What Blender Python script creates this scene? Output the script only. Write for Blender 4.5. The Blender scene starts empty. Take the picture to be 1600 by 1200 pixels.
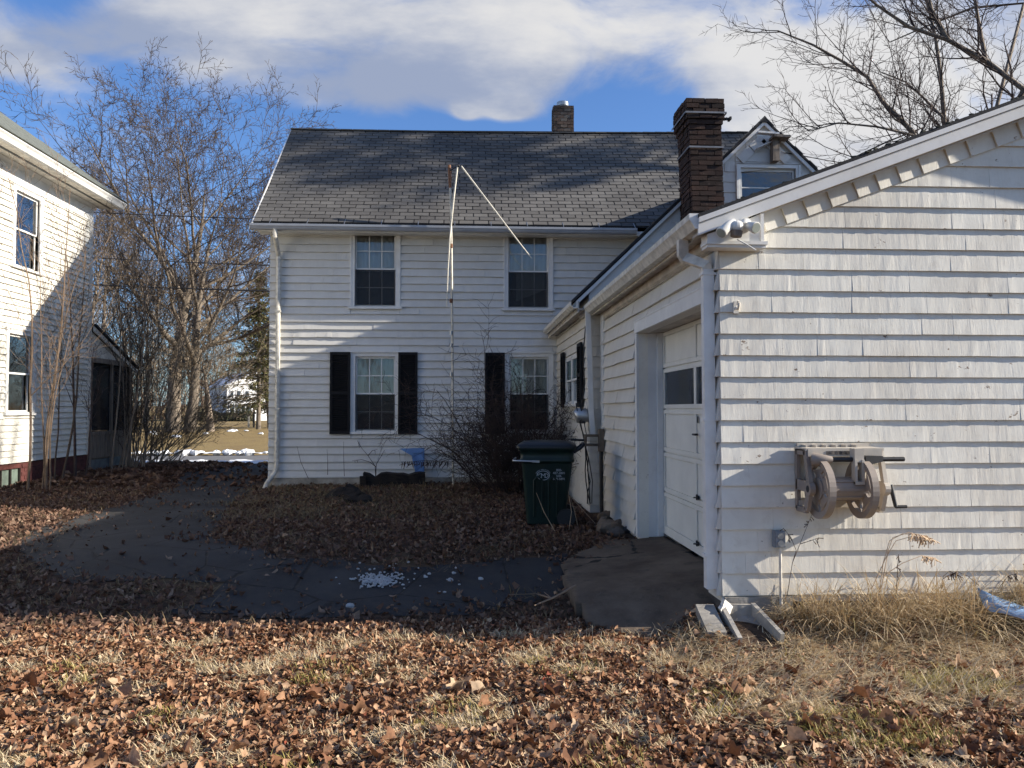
import bpy, math, random
import numpy as np
from mathutils import Vector, Matrix

rng = random.Random(7)
nrng = np.random.default_rng(11)
SC = bpy.context.scene
COL = SC.collection
R = math.radians

# ------------------------------------------------------------------ camera
EYE = Vector((0, 0, 1.6)); YAW = R(3.34); PITCH = R(1.83); FPX = 1250.0
cam = bpy.data.cameras.new('camera'); cam.sensor_width = 36; cam.lens = FPX / 1600 * 36
cam.clip_start = 0.05; cam.clip_end = 3000
camo = bpy.data.objects.new('camera', cam); COL.objects.link(camo)
camo.location = EYE; camo.rotation_euler = (R(90) + PITCH, 0, -YAW)
SC.camera = camo
SC.view_settings.view_transform = 'Standard'; SC.view_settings.look = 'None'
SC.view_settings.gamma = 1; SC.view_settings.use_curve_mapping = False
SC.view_settings.exposure = 1.0
_F = Vector((math.sin(YAW) * math.cos(PITCH), math.cos(YAW) * math.cos(PITCH), math.sin(PITCH)))
_R = Vector((math.cos(YAW), -math.sin(YAW), 0)); _U = _R.cross(_F)

def P(u, v, X=None, Y=None, Z=None):
    """survey helper: the place on a known wall or ground plane that the photograph shows at (u, v)"""
    d = _F * FPX + _R * (u - 800) + _U * (600 - v)
    if Y is not None: t = (Y - EYE.y) / d.y
    elif X is not None: t = (X - EYE.x) / d.x
    else: t = (Z - EYE.z) / d.z
    return EYE + d * t

# ------------------------------------------------------------------ sun and sky
SUN_DIR = Vector((-1, 0.13, -0.45)).normalized()      # the way the light travels
sun = bpy.data.lights.new('sun', 'SUN'); sun.energy = 5.0; sun.angle = R(0.55); sun.color = (1.0, 0.915, 0.785)
suno = bpy.data.objects.new('sun', sun); COL.objects.link(suno)
suno.rotation_euler = SUN_DIR.to_track_quat('-Z', 'Y').to_euler(); suno.location = (20, -2, 12)

world = bpy.data.worlds.new('World'); SC.world = world; world.use_nodes = True
wt = world.node_tree; wt.nodes.clear()
def wn(t, **k):
    n = wt.nodes.new(t)
    for a, b in k.items(): setattr(n, a, b)
    return n
def wm(op, a, b=None, c=None, clamp=False):
    n = wn('ShaderNodeMath', operation=op, use_clamp=clamp)
    for i, x in enumerate((a, b, c)):
        if x is None: continue
        if isinstance(x, (int, float)): n.inputs[i].default_value = x
        else: wt.links.new(x, n.inputs[i])
    return n.outputs[0]
sky = wn('ShaderNodeTexSky', sky_type='NISHITA'); sky.sun_disc = False
sky.sun_elevation = math.asin(-SUN_DIR.z); sky.sun_rotation = math.atan2(-SUN_DIR.x, -SUN_DIR.y)
sky.air_density = 1.0; sky.dust_density = 0.6; sky.ozone_density = 2.0
tc = wn('ShaderNodeTexCoord'); sx = wn('ShaderNodeSeparateXYZ'); wt.links.new(tc.outputs['Generated'], sx.inputs[0])
yy = wm('MAXIMUM', wm('ABSOLUTE', sx.outputs[1]), 0.12)
zz = wm('MAXIMUM', sx.outputs[2], 0.0)
A = wm('DIVIDE', sx.outputs[0], yy); B = wm('DIVIDE', zz, yy)
def cmb(x, y, z=0.0):
    n = wn('ShaderNodeCombineXYZ')
    for i, q in enumerate((x, y, z)):
        if isinstance(q, (int, float)): n.inputs[i].default_value = q
        else: wt.links.new(q, n.inputs[i])
    return n.outputs[0]
def noise(vec, scale, detail=8, rough=0.55, dist=0.0):
    n = wn('ShaderNodeTexNoise'); n.inputs['Scale'].default_value = scale; n.inputs['Detail'].default_value = detail
    n.inputs['Roughness'].default_value = rough; n.inputs['Distortion'].default_value = dist
    wt.links.new(vec, n.inputs['Vector']); return n.outputs['Fac']
vec = cmb(A, wm('MULTIPLY', B, 1.7), 0.37)
n1 = noise(vec, 4.3, 10, 0.56, 0.45); n2 = noise(cmb(A, wm('MULTIPLY', B, 1.5), 4.2), 1.4, 5, 0.5)
def blob(u, v, su, sv, amp):
    a0, b0 = (u - 727) / 1250, (640 - v) / 1250
    da = wm('DIVIDE', wm('SUBTRACT', A, a0), su / 1250); db = wm('DIVIDE', wm('SUBTRACT', B, b0), sv / 1250)
    e = wm('EXPONENT', wm('MULTIPLY', wm('ADD', wm('MULTIPLY', da, da), wm('MULTIPLY', db, db)), -1.0))
    return wm('MULTIPLY', e, amp)
# the cloud bank over the street and the gaps in it
blobs = [(760, 40, 430, 95, .40), (350, 60, 170, 90, .26), (540, 130, 170, 45, .26), (60, 80, 95, 70, .60), (215, 45, 130, 70, .52), (1250, 70, 190, 120, .40),
         (1480, 160, 220, 160, .50), (1180, 230, 120, 80, .18), (792, 166, 34, 15, 1.05), (728, 169, 19, 13, 1.0), (330, 440, 160, 50, .16),
         (640, 190, 260, 26, -.30), (420, 200, 90, 50, -.22), (985, 165, 110, 40, -.34), (1100, 215, 60, 40, -.2), (20, 165, 90, 30, -.26), (150, 5, 80, 30, -.10)]
acc = wm('ADD', wm('MULTIPLY', n1, 1.75), wm('MULTIPLY', n2, 0.25))
for b_ in blobs: acc = wm('ADD', acc, blob(*b_))
mr = wn('ShaderNodeMapRange', interpolation_type='SMOOTHSTEP'); wt.links.new(acc, mr.inputs[0])
mr.inputs[1].default_value = 0.94; mr.inputs[2].default_value = 1.46
cover = wm('MULTIPLY', mr.outputs[0], 0.96)
# thick cloud turns grey, thin edges stay white
gr = wn('ShaderNodeMapRange', interpolation_type='SMOOTHSTEP')
gacc = wm('ADD', wm('MULTIPLY', n2, 0.9), wm('MULTIPLY', noise(cmb(A, wm('MULTIPLY', B, 2.3), 9.0), 5.5, 8, 0.58), 0.95))
for b_ in [(640, 130, 260, 50, .34), (1010, 110, 200, 50, .22), (170, 60, 130, 60, .42), (420, 50, 90, 40, -.2), (830, 20, 220, 40, -.22), (1330, 100, 200, 130, -.32)]: gacc = wm('ADD', gacc, blob(*b_))
wt.links.new(gacc, gr.inputs[0]); gr.inputs[1].default_value = 0.68; gr.inputs[2].default_value = 1.24
cm = wn('ShaderNodeMix', data_type='RGBA'); wt.links.new(gr.outputs[0], cm.inputs[0])
cm.inputs[6].default_value = (8.0, 7.9, 7.8, 1); cm.inputs[7].default_value = (3.4, 4.0, 5.5, 1)
bl = wn('ShaderNodeMix', data_type='RGBA', blend_type='MULTIPLY'); bl.inputs[0].default_value = 1.0
wt.links.new(sky.outputs[0], bl.inputs[6]); bl.inputs[7].default_value = (1.0, 1.36, 1.92, 1)
sm = wn('ShaderNodeMix', data_type='RGBA'); wt.links.new(cover, sm.inputs[0])
wt.links.new(bl.outputs[2], sm.inputs[6]); wt.links.new(cm.outputs[2], sm.inputs[7])
bg = wn('ShaderNodeBackground'); bg.inputs[1].default_value = 0.050; wt.links.new(sm.outputs[2], bg.inputs[0])
wo = wn('ShaderNodeOutputWorld'); wt.links.new(bg.outputs[0], wo.inputs[0])
SC.cycles.max_bounces = 6; SC.cycles.transparent_max_bounces = 12; SC.cycles.caustics_reflective = False; SC.cycles.caustics_refractive = False

# ------------------------------------------------------------------ materials
class NT:
    def __init__(s, name):
        s.m = bpy.data.materials.new(name); s.m.use_nodes = True; s.t = s.m.node_tree; s.t.nodes.clear()
        s.out = s.n('ShaderNodeOutputMaterial')
    def n(s, t, **k):
        n = s.t.nodes.new(t)
        for a, b in k.items(): setattr(n, a, b)
        return n
    def l(s, a, b): s.t.links.new(a, b)
    def pos(s): return s.n('ShaderNodeNewGeometry').outputs['Position']
    def mapv(s, vec, sc=(1, 1, 1), loc=None):
        n = s.n('ShaderNodeMapping'); n.inputs['Scale'].default_value = sc; s.l(vec, n.inputs[0])
        if loc is not None: s.l(loc, n.inputs['Location'])
        return n.outputs[0]
    def noise(s, vec, scale, detail=4, rough=0.5, dist=0.0):
        n = s.n('ShaderNodeTexNoise'); n.inputs['Scale'].default_value = scale; n.inputs['Detail'].default_value = detail
        n.inputs['Roughness'].default_value = rough; n.inputs['Distortion'].default_value = dist; s.l(vec, n.inputs['Vector']); return n.outputs['Fac']
    def ramp(s, fac, stops):
        n = s.n('ShaderNodeValToRGB'); e = n.color_ramp.elements
        while len(e) < len(stops): e.new(0.5)
        for el, (p, c) in zip(e, stops): el.position = p; el.color = (*c, 1) if len(c) == 3 else c
        s.l(fac, n.inputs[0]); return n.outputs[0]
    def mr(s, x, a, b, c=0.0, d=1.0):
        n = s.n('ShaderNodeMapRange'); s.l(x, n.inputs[0])
        for i, q in enumerate((a, b, c, d)): n.inputs[i + 1].default_value = q
        return n.outputs[0]
    def mix(s, fac, a, b, mode='MIX'):
        n = s.n('ShaderNodeMix', data_type='RGBA', blend_type=mode)
        for i, q in ((0, fac), (6, a), (7, b)):
            if isinstance(q, (int, float)): n.inputs[i].default_value = q
            elif isinstance(q, tuple): n.inputs[i].default_value = (*q, 1) if len(q) == 3 else q
            else: s.l(q, n.inputs[i])
        return n.outputs[2]
    def math(s, op, a, b=0.0):
        n = s.n('ShaderNodeMath', operation=op)
        for i, q in enumerate((a, b)):
            if isinstance(q, (int, float)): n.inputs[i].default_value = q
            else: s.l(q, n.inputs[i])
        return n.outputs[0]
    def rnd(s): return s.n('ShaderNodeObjectInfo').outputs['Random']
    def island(s): return s.n('ShaderNodeNewGeometry').outputs['Random Per Island']
    def bsdf(s, col, rough=0.6, metal=0.0, height=None, bump=0.3, dist=0.01, spec=0.4):
        b = s.n('ShaderNodeBsdfPrincipled'); b.inputs['Metallic'].default_value = metal; b.inputs['Specular IOR Level'].default_value = spec
        if isinstance(col, tuple): b.inputs['Base Color'].default_value = (*col, 1)
        else: s.l(col, b.inputs['Base Color'])
        if isinstance(rough, (int, float)): b.inputs['Roughness'].default_value = rough
        else: s.l(rough, b.inputs['Roughness'])
        if height is not None:
            bp = s.n('ShaderNodeBump'); bp.inputs['Strength'].default_value = bump; bp.inputs['Distance'].default_value = dist
            s.l(height, bp.inputs['Height']); s.l(bp.outputs[0], b.inputs['Normal'])
        s.l(b.outputs[0], s.out.inputs[0]); return b

def simple(name, col, rough=0.6, var=0.15, ns=6.0, metal=0.0, bump=0.15, bs=60.0, dist=0.004, tint=0.0, stretch=(1, 1, 1), spec=0.4):
    s = NT(name); p = s.pos(); pm = s.mapv(p, stretch)
    n = s.noise(pm, ns, 5, 0.6)
    c = s.mix(s.mr(n, .3, .7), tuple(x * (1 - var) for x in col), tuple(min(1, x * (1 + var)) for x in col))
    if tint: c = s.mix(s.math('MULTIPLY', s.rnd(), tint), c, tuple(x * .45 for x in col))
    s.bsdf(c, rough, metal, s.noise(pm, bs, 3), bump, dist, spec); return s.m

def painted_shake(name, col, stripe, dirt, dirt_amt, peel=0.0, bump=0.5, dist=0.006):
    """painted wood shingles: combed grain along the fall line, grime, odd flakes of bare wood"""
    s = NT(name); p = s.pos(); off = s.math('MULTIPLY', s.rnd(), 40.0); offv = s.n('ShaderNodeCombineXYZ'); s.l(off, offv.inputs[0]); s.l(off, offv.inputs[1])
    ov = offv.outputs[0]
    g = s.noise(s.mapv(p, stripe, ov), 1.0, 4, 0.6, 1.2); g2 = s.noise(s.mapv(p, tuple(q * .35 for q in stripe), ov), 1.0, 2)
    big = s.noise(p, 1.1, 5, 0.62); mid = s.noise(s.mapv(p, (5, 5, 2.2), ov), 1.0, 4, 0.6)
    c = s.mix(s.mr(mid, .25, .75), tuple(x * .93 for x in col), tuple(min(1, x * 1.05) for x in col))
    c = s.mix(s.math('MULTIPLY', s.rnd(), .22), c, tuple(x * .8 for x in col))
    c = s.mix(s.math('MULTIPLY', s.mr(big, .42, .75), dirt_amt), c, dirt)
    fine = s.noise(p, 9.0, 6, 0.7)
    c = s.mix(s.math('MULTIPLY', s.mr(fine, .52, .72), dirt_amt * .6), c, dirt)
    if peel:
        pe = s.noise(s.mapv(p, (7, 7, 11), ov), 1.0, 6, 0.75); c = s.mix(s.mr(pe, .80 - peel, .82 - peel), c, (.20, .14, .10))
    h = s.math('ADD', s.math('MULTIPLY', g, .6), s.math('MULTIPLY', g2, .8))
    s.bsdf(c, .62, 0, h, bump, dist, .3); return s.m

M = {}
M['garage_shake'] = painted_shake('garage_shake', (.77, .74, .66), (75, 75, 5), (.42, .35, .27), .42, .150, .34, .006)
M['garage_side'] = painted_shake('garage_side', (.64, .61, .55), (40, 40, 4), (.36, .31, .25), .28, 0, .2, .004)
M['house_shake'] = painted_shake('house_shake', (.64, .63, .60), (50, 50, 4), (.44, .42, .38), .20, .0, .35, .006)
M['left_clap'] = painted_shake('left_clap', (.76, .74, .67), (3, 3, 40), (.34, .30, .23), .55, 0, .2, .004)
M['white'] = simple('white_paint', (.74, .73, .70), .5, .10, 5, bump=.12, bs=40, tint=.1)
M['white_dirty'] = simple('white_paint_grimy', (.60, .56, .49), .55, .32, 7, bump=.2, bs=30)
M['white_peel'] = painted_shake('white_peeling', (.74, .73, .71), (9, 9, 9), (.40, .36, .30), .3, .09, .3, .004)
M['rake_soffit'] = simple('rake_soffit_shade', (.33, .28, .23), .6, .3, 5, bump=.15)  # shade under the garage rake put into the soffit colour
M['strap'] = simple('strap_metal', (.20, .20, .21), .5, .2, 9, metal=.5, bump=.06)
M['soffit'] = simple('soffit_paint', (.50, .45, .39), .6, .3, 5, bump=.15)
M['door'] = simple('door_paint', (.72, .70, .64), .45, .06, 3, bump=.06, bs=30)
M['alu'] = simple('aluminium_gutter', (.36, .37, .39), .42, .10, 4, metal=.25, bump=.05)
M['gutter_white'] = simple('gutter_white_stained', (.60, .57, .50), .45, .30, 12, bump=.1, bs=40)
M['galv'] = simple('galvanised', (.42, .43, .44), .45, .12, 9, metal=.85, bump=.06)
M['rust'] = simple('rusty_steel', (.20, .095, .05), .8, .4, 30, bump=.4, bs=90)
M['mast'] = simple('weathered_mast', (.52, .49, .42), .5, .3, 14, metal=.3, bump=.1)
M['rod'] = simple('pale_rod', (.66, .62, .52), .5, .15, 10, bump=.1)
M['black'] = simple('black_metal', (.018, .018, .02), .5, .3, 30, bump=.1)
M['shutter'] = simple('shutter_black', (.012, .012, .014), .7, .25, 8, bump=.05, spec=.2)
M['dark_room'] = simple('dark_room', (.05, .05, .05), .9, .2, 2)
M['curtain'] = simple('curtain', (.62, .60, .54), .9, .14, 3, bump=.3, bs=12, dist=.03, stretch=(4, 4, .7))
M['curtain_green'] = simple('curtain_green', (.50, .50, .36), .9, .2, 5, bump=.3, bs=14, dist=.02, stretch=(6, 6, .5))
def slab_mat():
    s = NT('apron_slab'); p = s.pos(); n = s.noise(p, 1.6, 6, .65); n2 = s.noise(p, 60, 4, .7); n3 = s.noise(p, 5, 6, .7)
    c = s.mix(s.mr(n, .35, .68), (.072, .051, .036), (.165, .125, .090)); c = s.mix(s.mr(n3, .54, .68, 0, .65), c, (.045, .040, .030)); c = s.mix(s.mr(n2, .60, .70, 0, .5), c, (.22, .19, .16))
    vo = s.n('ShaderNodeTexVoronoi', feature='DISTANCE_TO_EDGE'); vo.inputs['Scale'].default_value = .42; s.l(s.mapv(p, (1, 1, .1)), vo.inputs[0])
    cr = s.mr(s.math('ADD', vo.outputs[0], s.math('MULTIPLY', s.noise(p, 6, 4), .09)), .046, .052, 1, 0); c = s.mix(cr, c, (.018, .015, .012))
    s.bsdf(c, .9, 0, s.math('SUBTRACT', s.math('ADD', s.math('MULTIPLY', n2, .5), n3), cr), .6, .01, .3); return s.m
M['slab'] = slab_mat()
M['concrete'] = simple('concrete', (.30, .28, .25), .9, .3, 5, bump=.5, bs=45, dist=.006)
M['apron'] = simple('apron_concrete', (.115, .085, .062), .92, .42, 2.2, bump=.5, bs=50, dist=.006)
M['found'] = simple('foundation_parging', (.34, .31, .26), .95, .4, 4, bump=.6, bs=22, dist=.015)
M['found_red'] = simple('painted_red_brick', (.085, .026, .023), .85, .35, 6, bump=.6, bs=25, dist=.012)
M['found_grey'] = simple('porch_base', (.13, .15, .16), .9, .3, 5, bump=.4, bs=25)
M['glassblock'] = simple('cellar_pane', (.16, .20, .17), .35, .3, 9, bump=.1)
M['stone'] = simple('field_stone', (.15, .115, .085), .92, .45, 5, bump=.7, bs=18, dist=.02)
M['stone_dark'] = simple('dark_stone', (.08, .07, .065), .95, .5, 6, bump=.7, bs=18, dist=.02)
M['white_stone'] = simple('white_stone', (.46, .46, .46), .85, .15, 20, bump=.4, bs=50, tint=.3)
M['wood_grey'] = simple('grey_wood', (.20, .165, .135), .9, .45, 3, bump=.6, bs=20, stretch=(8, 8, .8), dist=.008)
M['wood_dark'] = simple('rotten_timber', (.022, .017, .014), .95, .5, 4, bump=.8, bs=25, stretch=(1, 8, 8), dist=.01)
M['reel'] = simple('reel_plastic', (.29, .24, .20), .55, .10, 7, bump=.08)
M['reel_light'] = simple('reel_plastic_pale', (.50, .45, .38), .5, .10, 7, bump=.08)
M['blue_tarp'] = simple('blue_tarp', (.22, .36, .56), .5, .2, 7, bump=.4, bs=14, dist=.02)
M['blue_scrap'] = simple('blue_scrap', (.13, .25, .50), .5, .2, 6, bump=.2, bs=20, dist=.01)
M['cart'] = simple('green_cart', (.006, .020, .016), .45, .25, 5, bump=.12, bs=20)
M['cart_lid'] = simple('cart_lid', (.008, .011, .014), .42, .25, 5, bump=.12, bs=20)
M['print'] = simple('print_grey', (.42, .47, .50), .7, .1, 40, bump=0)
M['box_grey'] = simple('outlet_grey', (.26, .28, .31), .5, .15, 14, bump=.1, metal=.3)
M['lamp_white'] = simple('lamp_white', (.72, .70, .64), .35, .12, 9, bump=.05)
M['lens'] = simple('lamp_lens', (.30, .33, .30), .12, .1, 9, bump=.02)
M['wire'] = simple('wire_black', (.02, .02, .022), .6, .2, 3)
M['bark'] = simple('bark', (.165, .135, .105), .95, .35, 6, bump=.8, bs=12, stretch=(3, 3, .5), dist=.03)
M['bark_pale'] = simple('bark_pale', (.25, .20, .155), .95, .3, 6, bump=.6, bs=12, stretch=(3, 3, .5), dist=.02)
M['twig'] = simple('twig', (.078, .058, .044), .9, .3, 2, bump=0)
M['twig_pale'] = simple('twig_pale', (.20, .155, .105), .9, .3, 2, bump=0)
M['twig_dark'] = simple('twig_dark', (.062, .044, .040), .9, .35, 3, bump=0)
M['sapling'] = simple('sapling_bark', (.20, .14, .095), .85, .3, 8, bump=.3, bs=30)
M['bush'] = simple('bush_stem', (.055, .036, .030), .9, .4, 6, bump=0)
M['needle'] = None
M['straw_stem'] = simple('straw_stem', (.50, .37, .25), .9, .25, 8, bump=0)
M['snow'] = simple('snow', (.80, .82, .85), .7, .05, 3, bump=.5, bs=6, dist=.05)
M['road'] = simple('road_asphalt', (.14, .14, .145), .9, .12, 3, bump=.3, bs=60)
M['moss'] = simple('roof_moss', (.04, .04, .028), .95, .4, 20, bump=.5)
M['far_white'] = simple('far_white', (.76, .76, .77), .6, .05, 3)
M['far_roof'] = simple('far_roof', (.60, .62, .66), .8, .12, 2)
M['far_glass'] = simple('far_window', (.05, .065, .085), .15, .2, 2)
M['far_red'] = simple('far_red_door', (.25, .03, .035), .6, .1, 2)
M['pole_wood'] = simple('pole_wood', (.13, .10, .08), .95, .3, 3, bump=.4, stretch=(6, 6, .4))

def brick_mat(name, cols):
    s = NT(name); p = s.pos(); c = s.ramp(s.rnd(), cols)
    soot = s.noise(p, 3.0, 5, .65); c = s.mix(s.mr(soot, .42, .66, 0, .75), c, (.030, .024, .022))
    pale = s.noise(p, 24, 4, .7); c = s.mix(s.mr(pale, .60, .74, 0, .5), c, (.26, .20, .16))
    s.bsdf(c, .92, 0, s.noise(p, 60, 4, .7), .7, .006, .2); return s.m
M['brick'] = brick_mat('brick', [(0, (.040, .024, .020)), (.4, (.056, .033, .027)), (.75, (.032, .022, .019)), (1, (.078, .043, .033))])
M['brick_grey'] = brick_mat('brick_grey', [(0, (.11, .085, .07)), (.5, (.15, .10, .075)), (1, (.17, .15, .13))])
M['mortar'] = simple('mortar', (.10, .08, .068), .95, .4, 12, bump=.5)

def shingle_mat(name, lo, hi, island, pos_dark=.5):
    s = NT(name); p = s.pos(); r = s.island() if island else s.rnd()
    c = s.mix(r, lo, hi); blot = s.noise(s.mapv(p, (1, .6, .6)), .55, 5, .6)
    c = s.mix(s.mr(blot, .42, .70, 0, pos_dark), c, (.045, .045, .048))
    gran = s.noise(p, 140, 2); c = s.mix(s.mr(gran, .3, .7, 0, .5), c, tuple(x * .55 for x in lo))
    lich = s.noise(p, 5.0, 6, .7); c = s.mix(s.mr(lich, .62, .74, 0, .35), c, (.16, .16, .13))
    s.bsdf(c, .95, 0, gran, .5, .004, .2); return s.m
M['roof_tab'] = shingle_mat('roof_tab', (.110, .105, .100), (.170, .163, .154), False)
M['roof_tab_many'] = shingle_mat('roof_tab_many', (.110, .105, .100), (.170, .163, .154), True)
M['roof_dark'] = simple('roof_underlay', (.030, .030, .032), .95, .3, 8, bump=.5, bs=60)
M['roof_left'] = simple('roof_green_grey', (.12, .13, .115), .95, .3, 9, bump=.6, bs=40)

def glass_mat(name, tint, refl):
    s = NT(name); tr = s.n('ShaderNodeBsdfTransparent'); tr.inputs[0].default_value = (*tint, 1)
    gl = s.n('ShaderNodeBsdfGlossy'); gl.inputs['Roughness'].default_value = .015; gl.inputs[0].default_value = (.95, .97, 1, 1)
    bp = s.n('ShaderNodeBump'); bp.inputs['Strength'].default_value = .12; bp.inputs['Distance'].default_value = .02
    s.l(s.noise(s.pos(), 4.5, 3, .5), bp.inputs['Height']); s.l(bp.outputs[0], gl.inputs['Normal'])
    fr = s.n('ShaderNodeFresnel'); fr.inputs[0].default_value = 1.5
    f = s.math('ADD', s.math('MULTIPLY', fr.outputs[0], 1.0), refl)
    mx = s.n('ShaderNodeMixShader'); s.l(f, mx.inputs[0]); s.l(tr.outputs[0], mx.inputs[1]); s.l(gl.outputs[0], mx.inputs[2]); s.l(mx.outputs[0], s.out.inputs[0])
    return s.m
M['glass'] = glass_mat('window_glass', (.92, .94, .93), .02)
M['glass_bright'] = glass_mat('window_glass_bright', (.90, .93, .93), .20)
def screen_mat(name, a):
    s = NT(name); tr = s.n('ShaderNodeBsdfTransparent'); d = s.n('ShaderNodeBsdfDiffuse'); d.inputs[0].default_value = (.045, .045, .048, 1)
    mx = s.n('ShaderNodeMixShader'); mx.inputs[0].default_value = a; s.l(tr.outputs[0], mx.inputs[1]); s.l(d.outputs[0], mx.inputs[2]); s.l(mx.outputs[0], s.out.inputs[0]); return s.m
M['screen'] = screen_mat('insect_screen', .42)
M['porch_screen'] = screen_mat('porch_screen', .72)

def leaf_mat(name, stops, extra=(.05, .03, .02)):
    s = NT(name); c = s.ramp(s.island(), stops); p = s.pos()
    n = s.noise(p, 45, 3, .6); c = s.mix(s.mr(n, .4, .75, 0, .45), c, extra)
    b = s.bsdf(c, .75, 0, n, .3, .004, .3)
    t = s.n('ShaderNodeBsdfTranslucent'); s.l(c, t.inputs[0]); mx = s.n('ShaderNodeMixShader'); mx.inputs[0].default_value = .18
    s.l(b.outputs[0], mx.inputs[1]); s.l(t.outputs[0], mx.inputs[2]); s.l(mx.outputs[0], s.out.inputs[0]); return s.m
M['leaf'] = leaf_mat('dead_leaf', [(0, (.12, .048, .022)), (.25, (.22, .100, .050)), (.5, (.33, .170, .090)), (.72, (.43, .250, .143)), (.9, (.52, .35, .22)), (.97, (.60, .45, .29)), (1, (.32, .06, .028))])
M['leaf_dark'] = leaf_mat('shade_leaf', [(0, (.075, .040, .028)), (.3, (.125, .068, .046)), (.6, (.18, .10, .068)), (.85, (.24, .15, .10)), (1, (.34, .24, .17))])  # darker copy of the leaf colours, shade of the yard in the tone
M['straw'] = leaf_mat('straw_grass', [(0, (.42, .30, .17)), (.3, (.56, .42, .25)), (.6, (.66, .53, .34)), (.9, (.72, .61, .43)), (1, (.42, .36, .16))], (.38, .27, .15))
M['shade_straw'] = leaf_mat('shade_straw', [(0, (.14, .10, .055)), (.5, (.22, .16, .085)), (1, (.32, .25, .14))], (.10, .075, .04))  # straw darkened for the shaded yard, the shade is in its colour
M['moss_grass'] = leaf_mat('mossy_grass', [(0, (.28, .23, .06)), (.5, (.40, .33, .10)), (1, (.52, .43, .19))], (.16, .14, .04))
M['needle'] = leaf_mat('spruce_needle', [(0, (.06, .065, .022)), (.5, (.12, .115, .042)), (1, (.21, .18, .075))], (.03, .04, .015))
M['evergreen_leaf'] = leaf_mat('evergreen_leaf', [(0, (.03, .035, .018)), (.5, (.06, .06, .03)), (1, (.10, .08, .045))], (.02, .03, .01))

def ground_mat():
    s = NT('ground_soil'); p = s.pos(); n = s.noise(p, .8, 6, .6); n2 = s.noise(p, 14, 6, .7); n3 = s.noise(p, 60, 3, .6)
    near = s.mix(s.mr(n2, .35, .7), (.040, .026, .018), (.115, .072, .046))
    near = s.mix(s.mr(n, .5, .72, 0, .5), near, (.15, .115, .06))
    lawn = s.mix(s.mr(n2, .3, .7), (.20, .145, .062), (.31, .225, .10)); lawn = s.mix(s.mr(n, .45, .7, 0, .45), lawn, (.16, .10, .055))
    sp = s.n('ShaderNodeSeparateXYZ'); s.l(p, sp.inputs[0])
    c = s.mix(s.mr(sp.outputs[1], 23.0, 24.5), near, lawn)
    s.bsdf(c, .95, 0, s.math('ADD', n2, s.math('MULTIPLY', n3, .5)), .8, .03, .2); return s.m
M['ground'] = ground_mat()
def drive_mat():
    s = NT('driveway_asphalt'); p = s.pos(); n = s.noise(p, 1.2, 6, .65); n2 = s.noise(p, 90, 3, .7); n3 = s.noise(p, 6, 5, .7)
    c = s.mix(s.mr(n, .35, .7), (.015, .015, .017), (.044, .044, .045)); c = s.mix(s.mr(n3, .52, .70, 0, .6), c, (.052, .044, .036)); gr_ = s.noise(p, 220, 2, .6); c = s.mix(s.mr(gr_, .55, .75, 0, .7), c, (.095, .09, .085))
    vo = s.n('ShaderNodeTexVoronoi', feature='DISTANCE_TO_EDGE'); vo.inputs['Scale'].default_value = .9; s.l(s.mapv(p, (1, 1, .1)), vo.inputs[0])
    wob = s.math('ADD', vo.outputs[0], s.math('MULTIPLY', s.noise(p, 7, 3), .05)); cr = s.mr(wob, .025, .04, 1, 0)
    c = s.mix(cr, c, (.014, .013, .012)); fl = s.mr(n2, .68, .72); c = s.mix(fl, c, (.12, .11, .10))
    s.bsdf(c, .88, 0, s.math('SUBTRACT', s.math('MULTIPLY', n2, .6), cr), .6, .012, .3); return s.m
M['drive'] = drive_mat()
# ------------------------------------------------------------------ mesh helpers
ORG = {}
def empty(name, loc, label, cat, group=None, kind=None):
    o = bpy.data.objects.new(name, None); COL.objects.link(o); o.location = loc; o.empty_display_size = .2
    ORG[o.name] = Vector(loc); o['label'] = label; o['category'] = cat
    if group: o['group'] = group
    if kind: o['kind'] = kind
    return o
def org(o):
    return ORG.get(o.name, Vector((0, 0, 0))) if o else Vector((0, 0, 0))
def link(name, me, parent=None, label=None, cat=None, group=None, kind=None, at=None):
    o = bpy.data.objects.new(name, me); COL.objects.link(o)
    if parent is not None: o.parent = parent; ORG[o.name] = org(parent)
    elif at is not None: o.location = at; ORG[o.name] = Vector(at)
    for k, v in (('label', label), ('category', cat), ('group', group), ('kind', kind)):
        if v: o[k] = v
    return o

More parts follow.
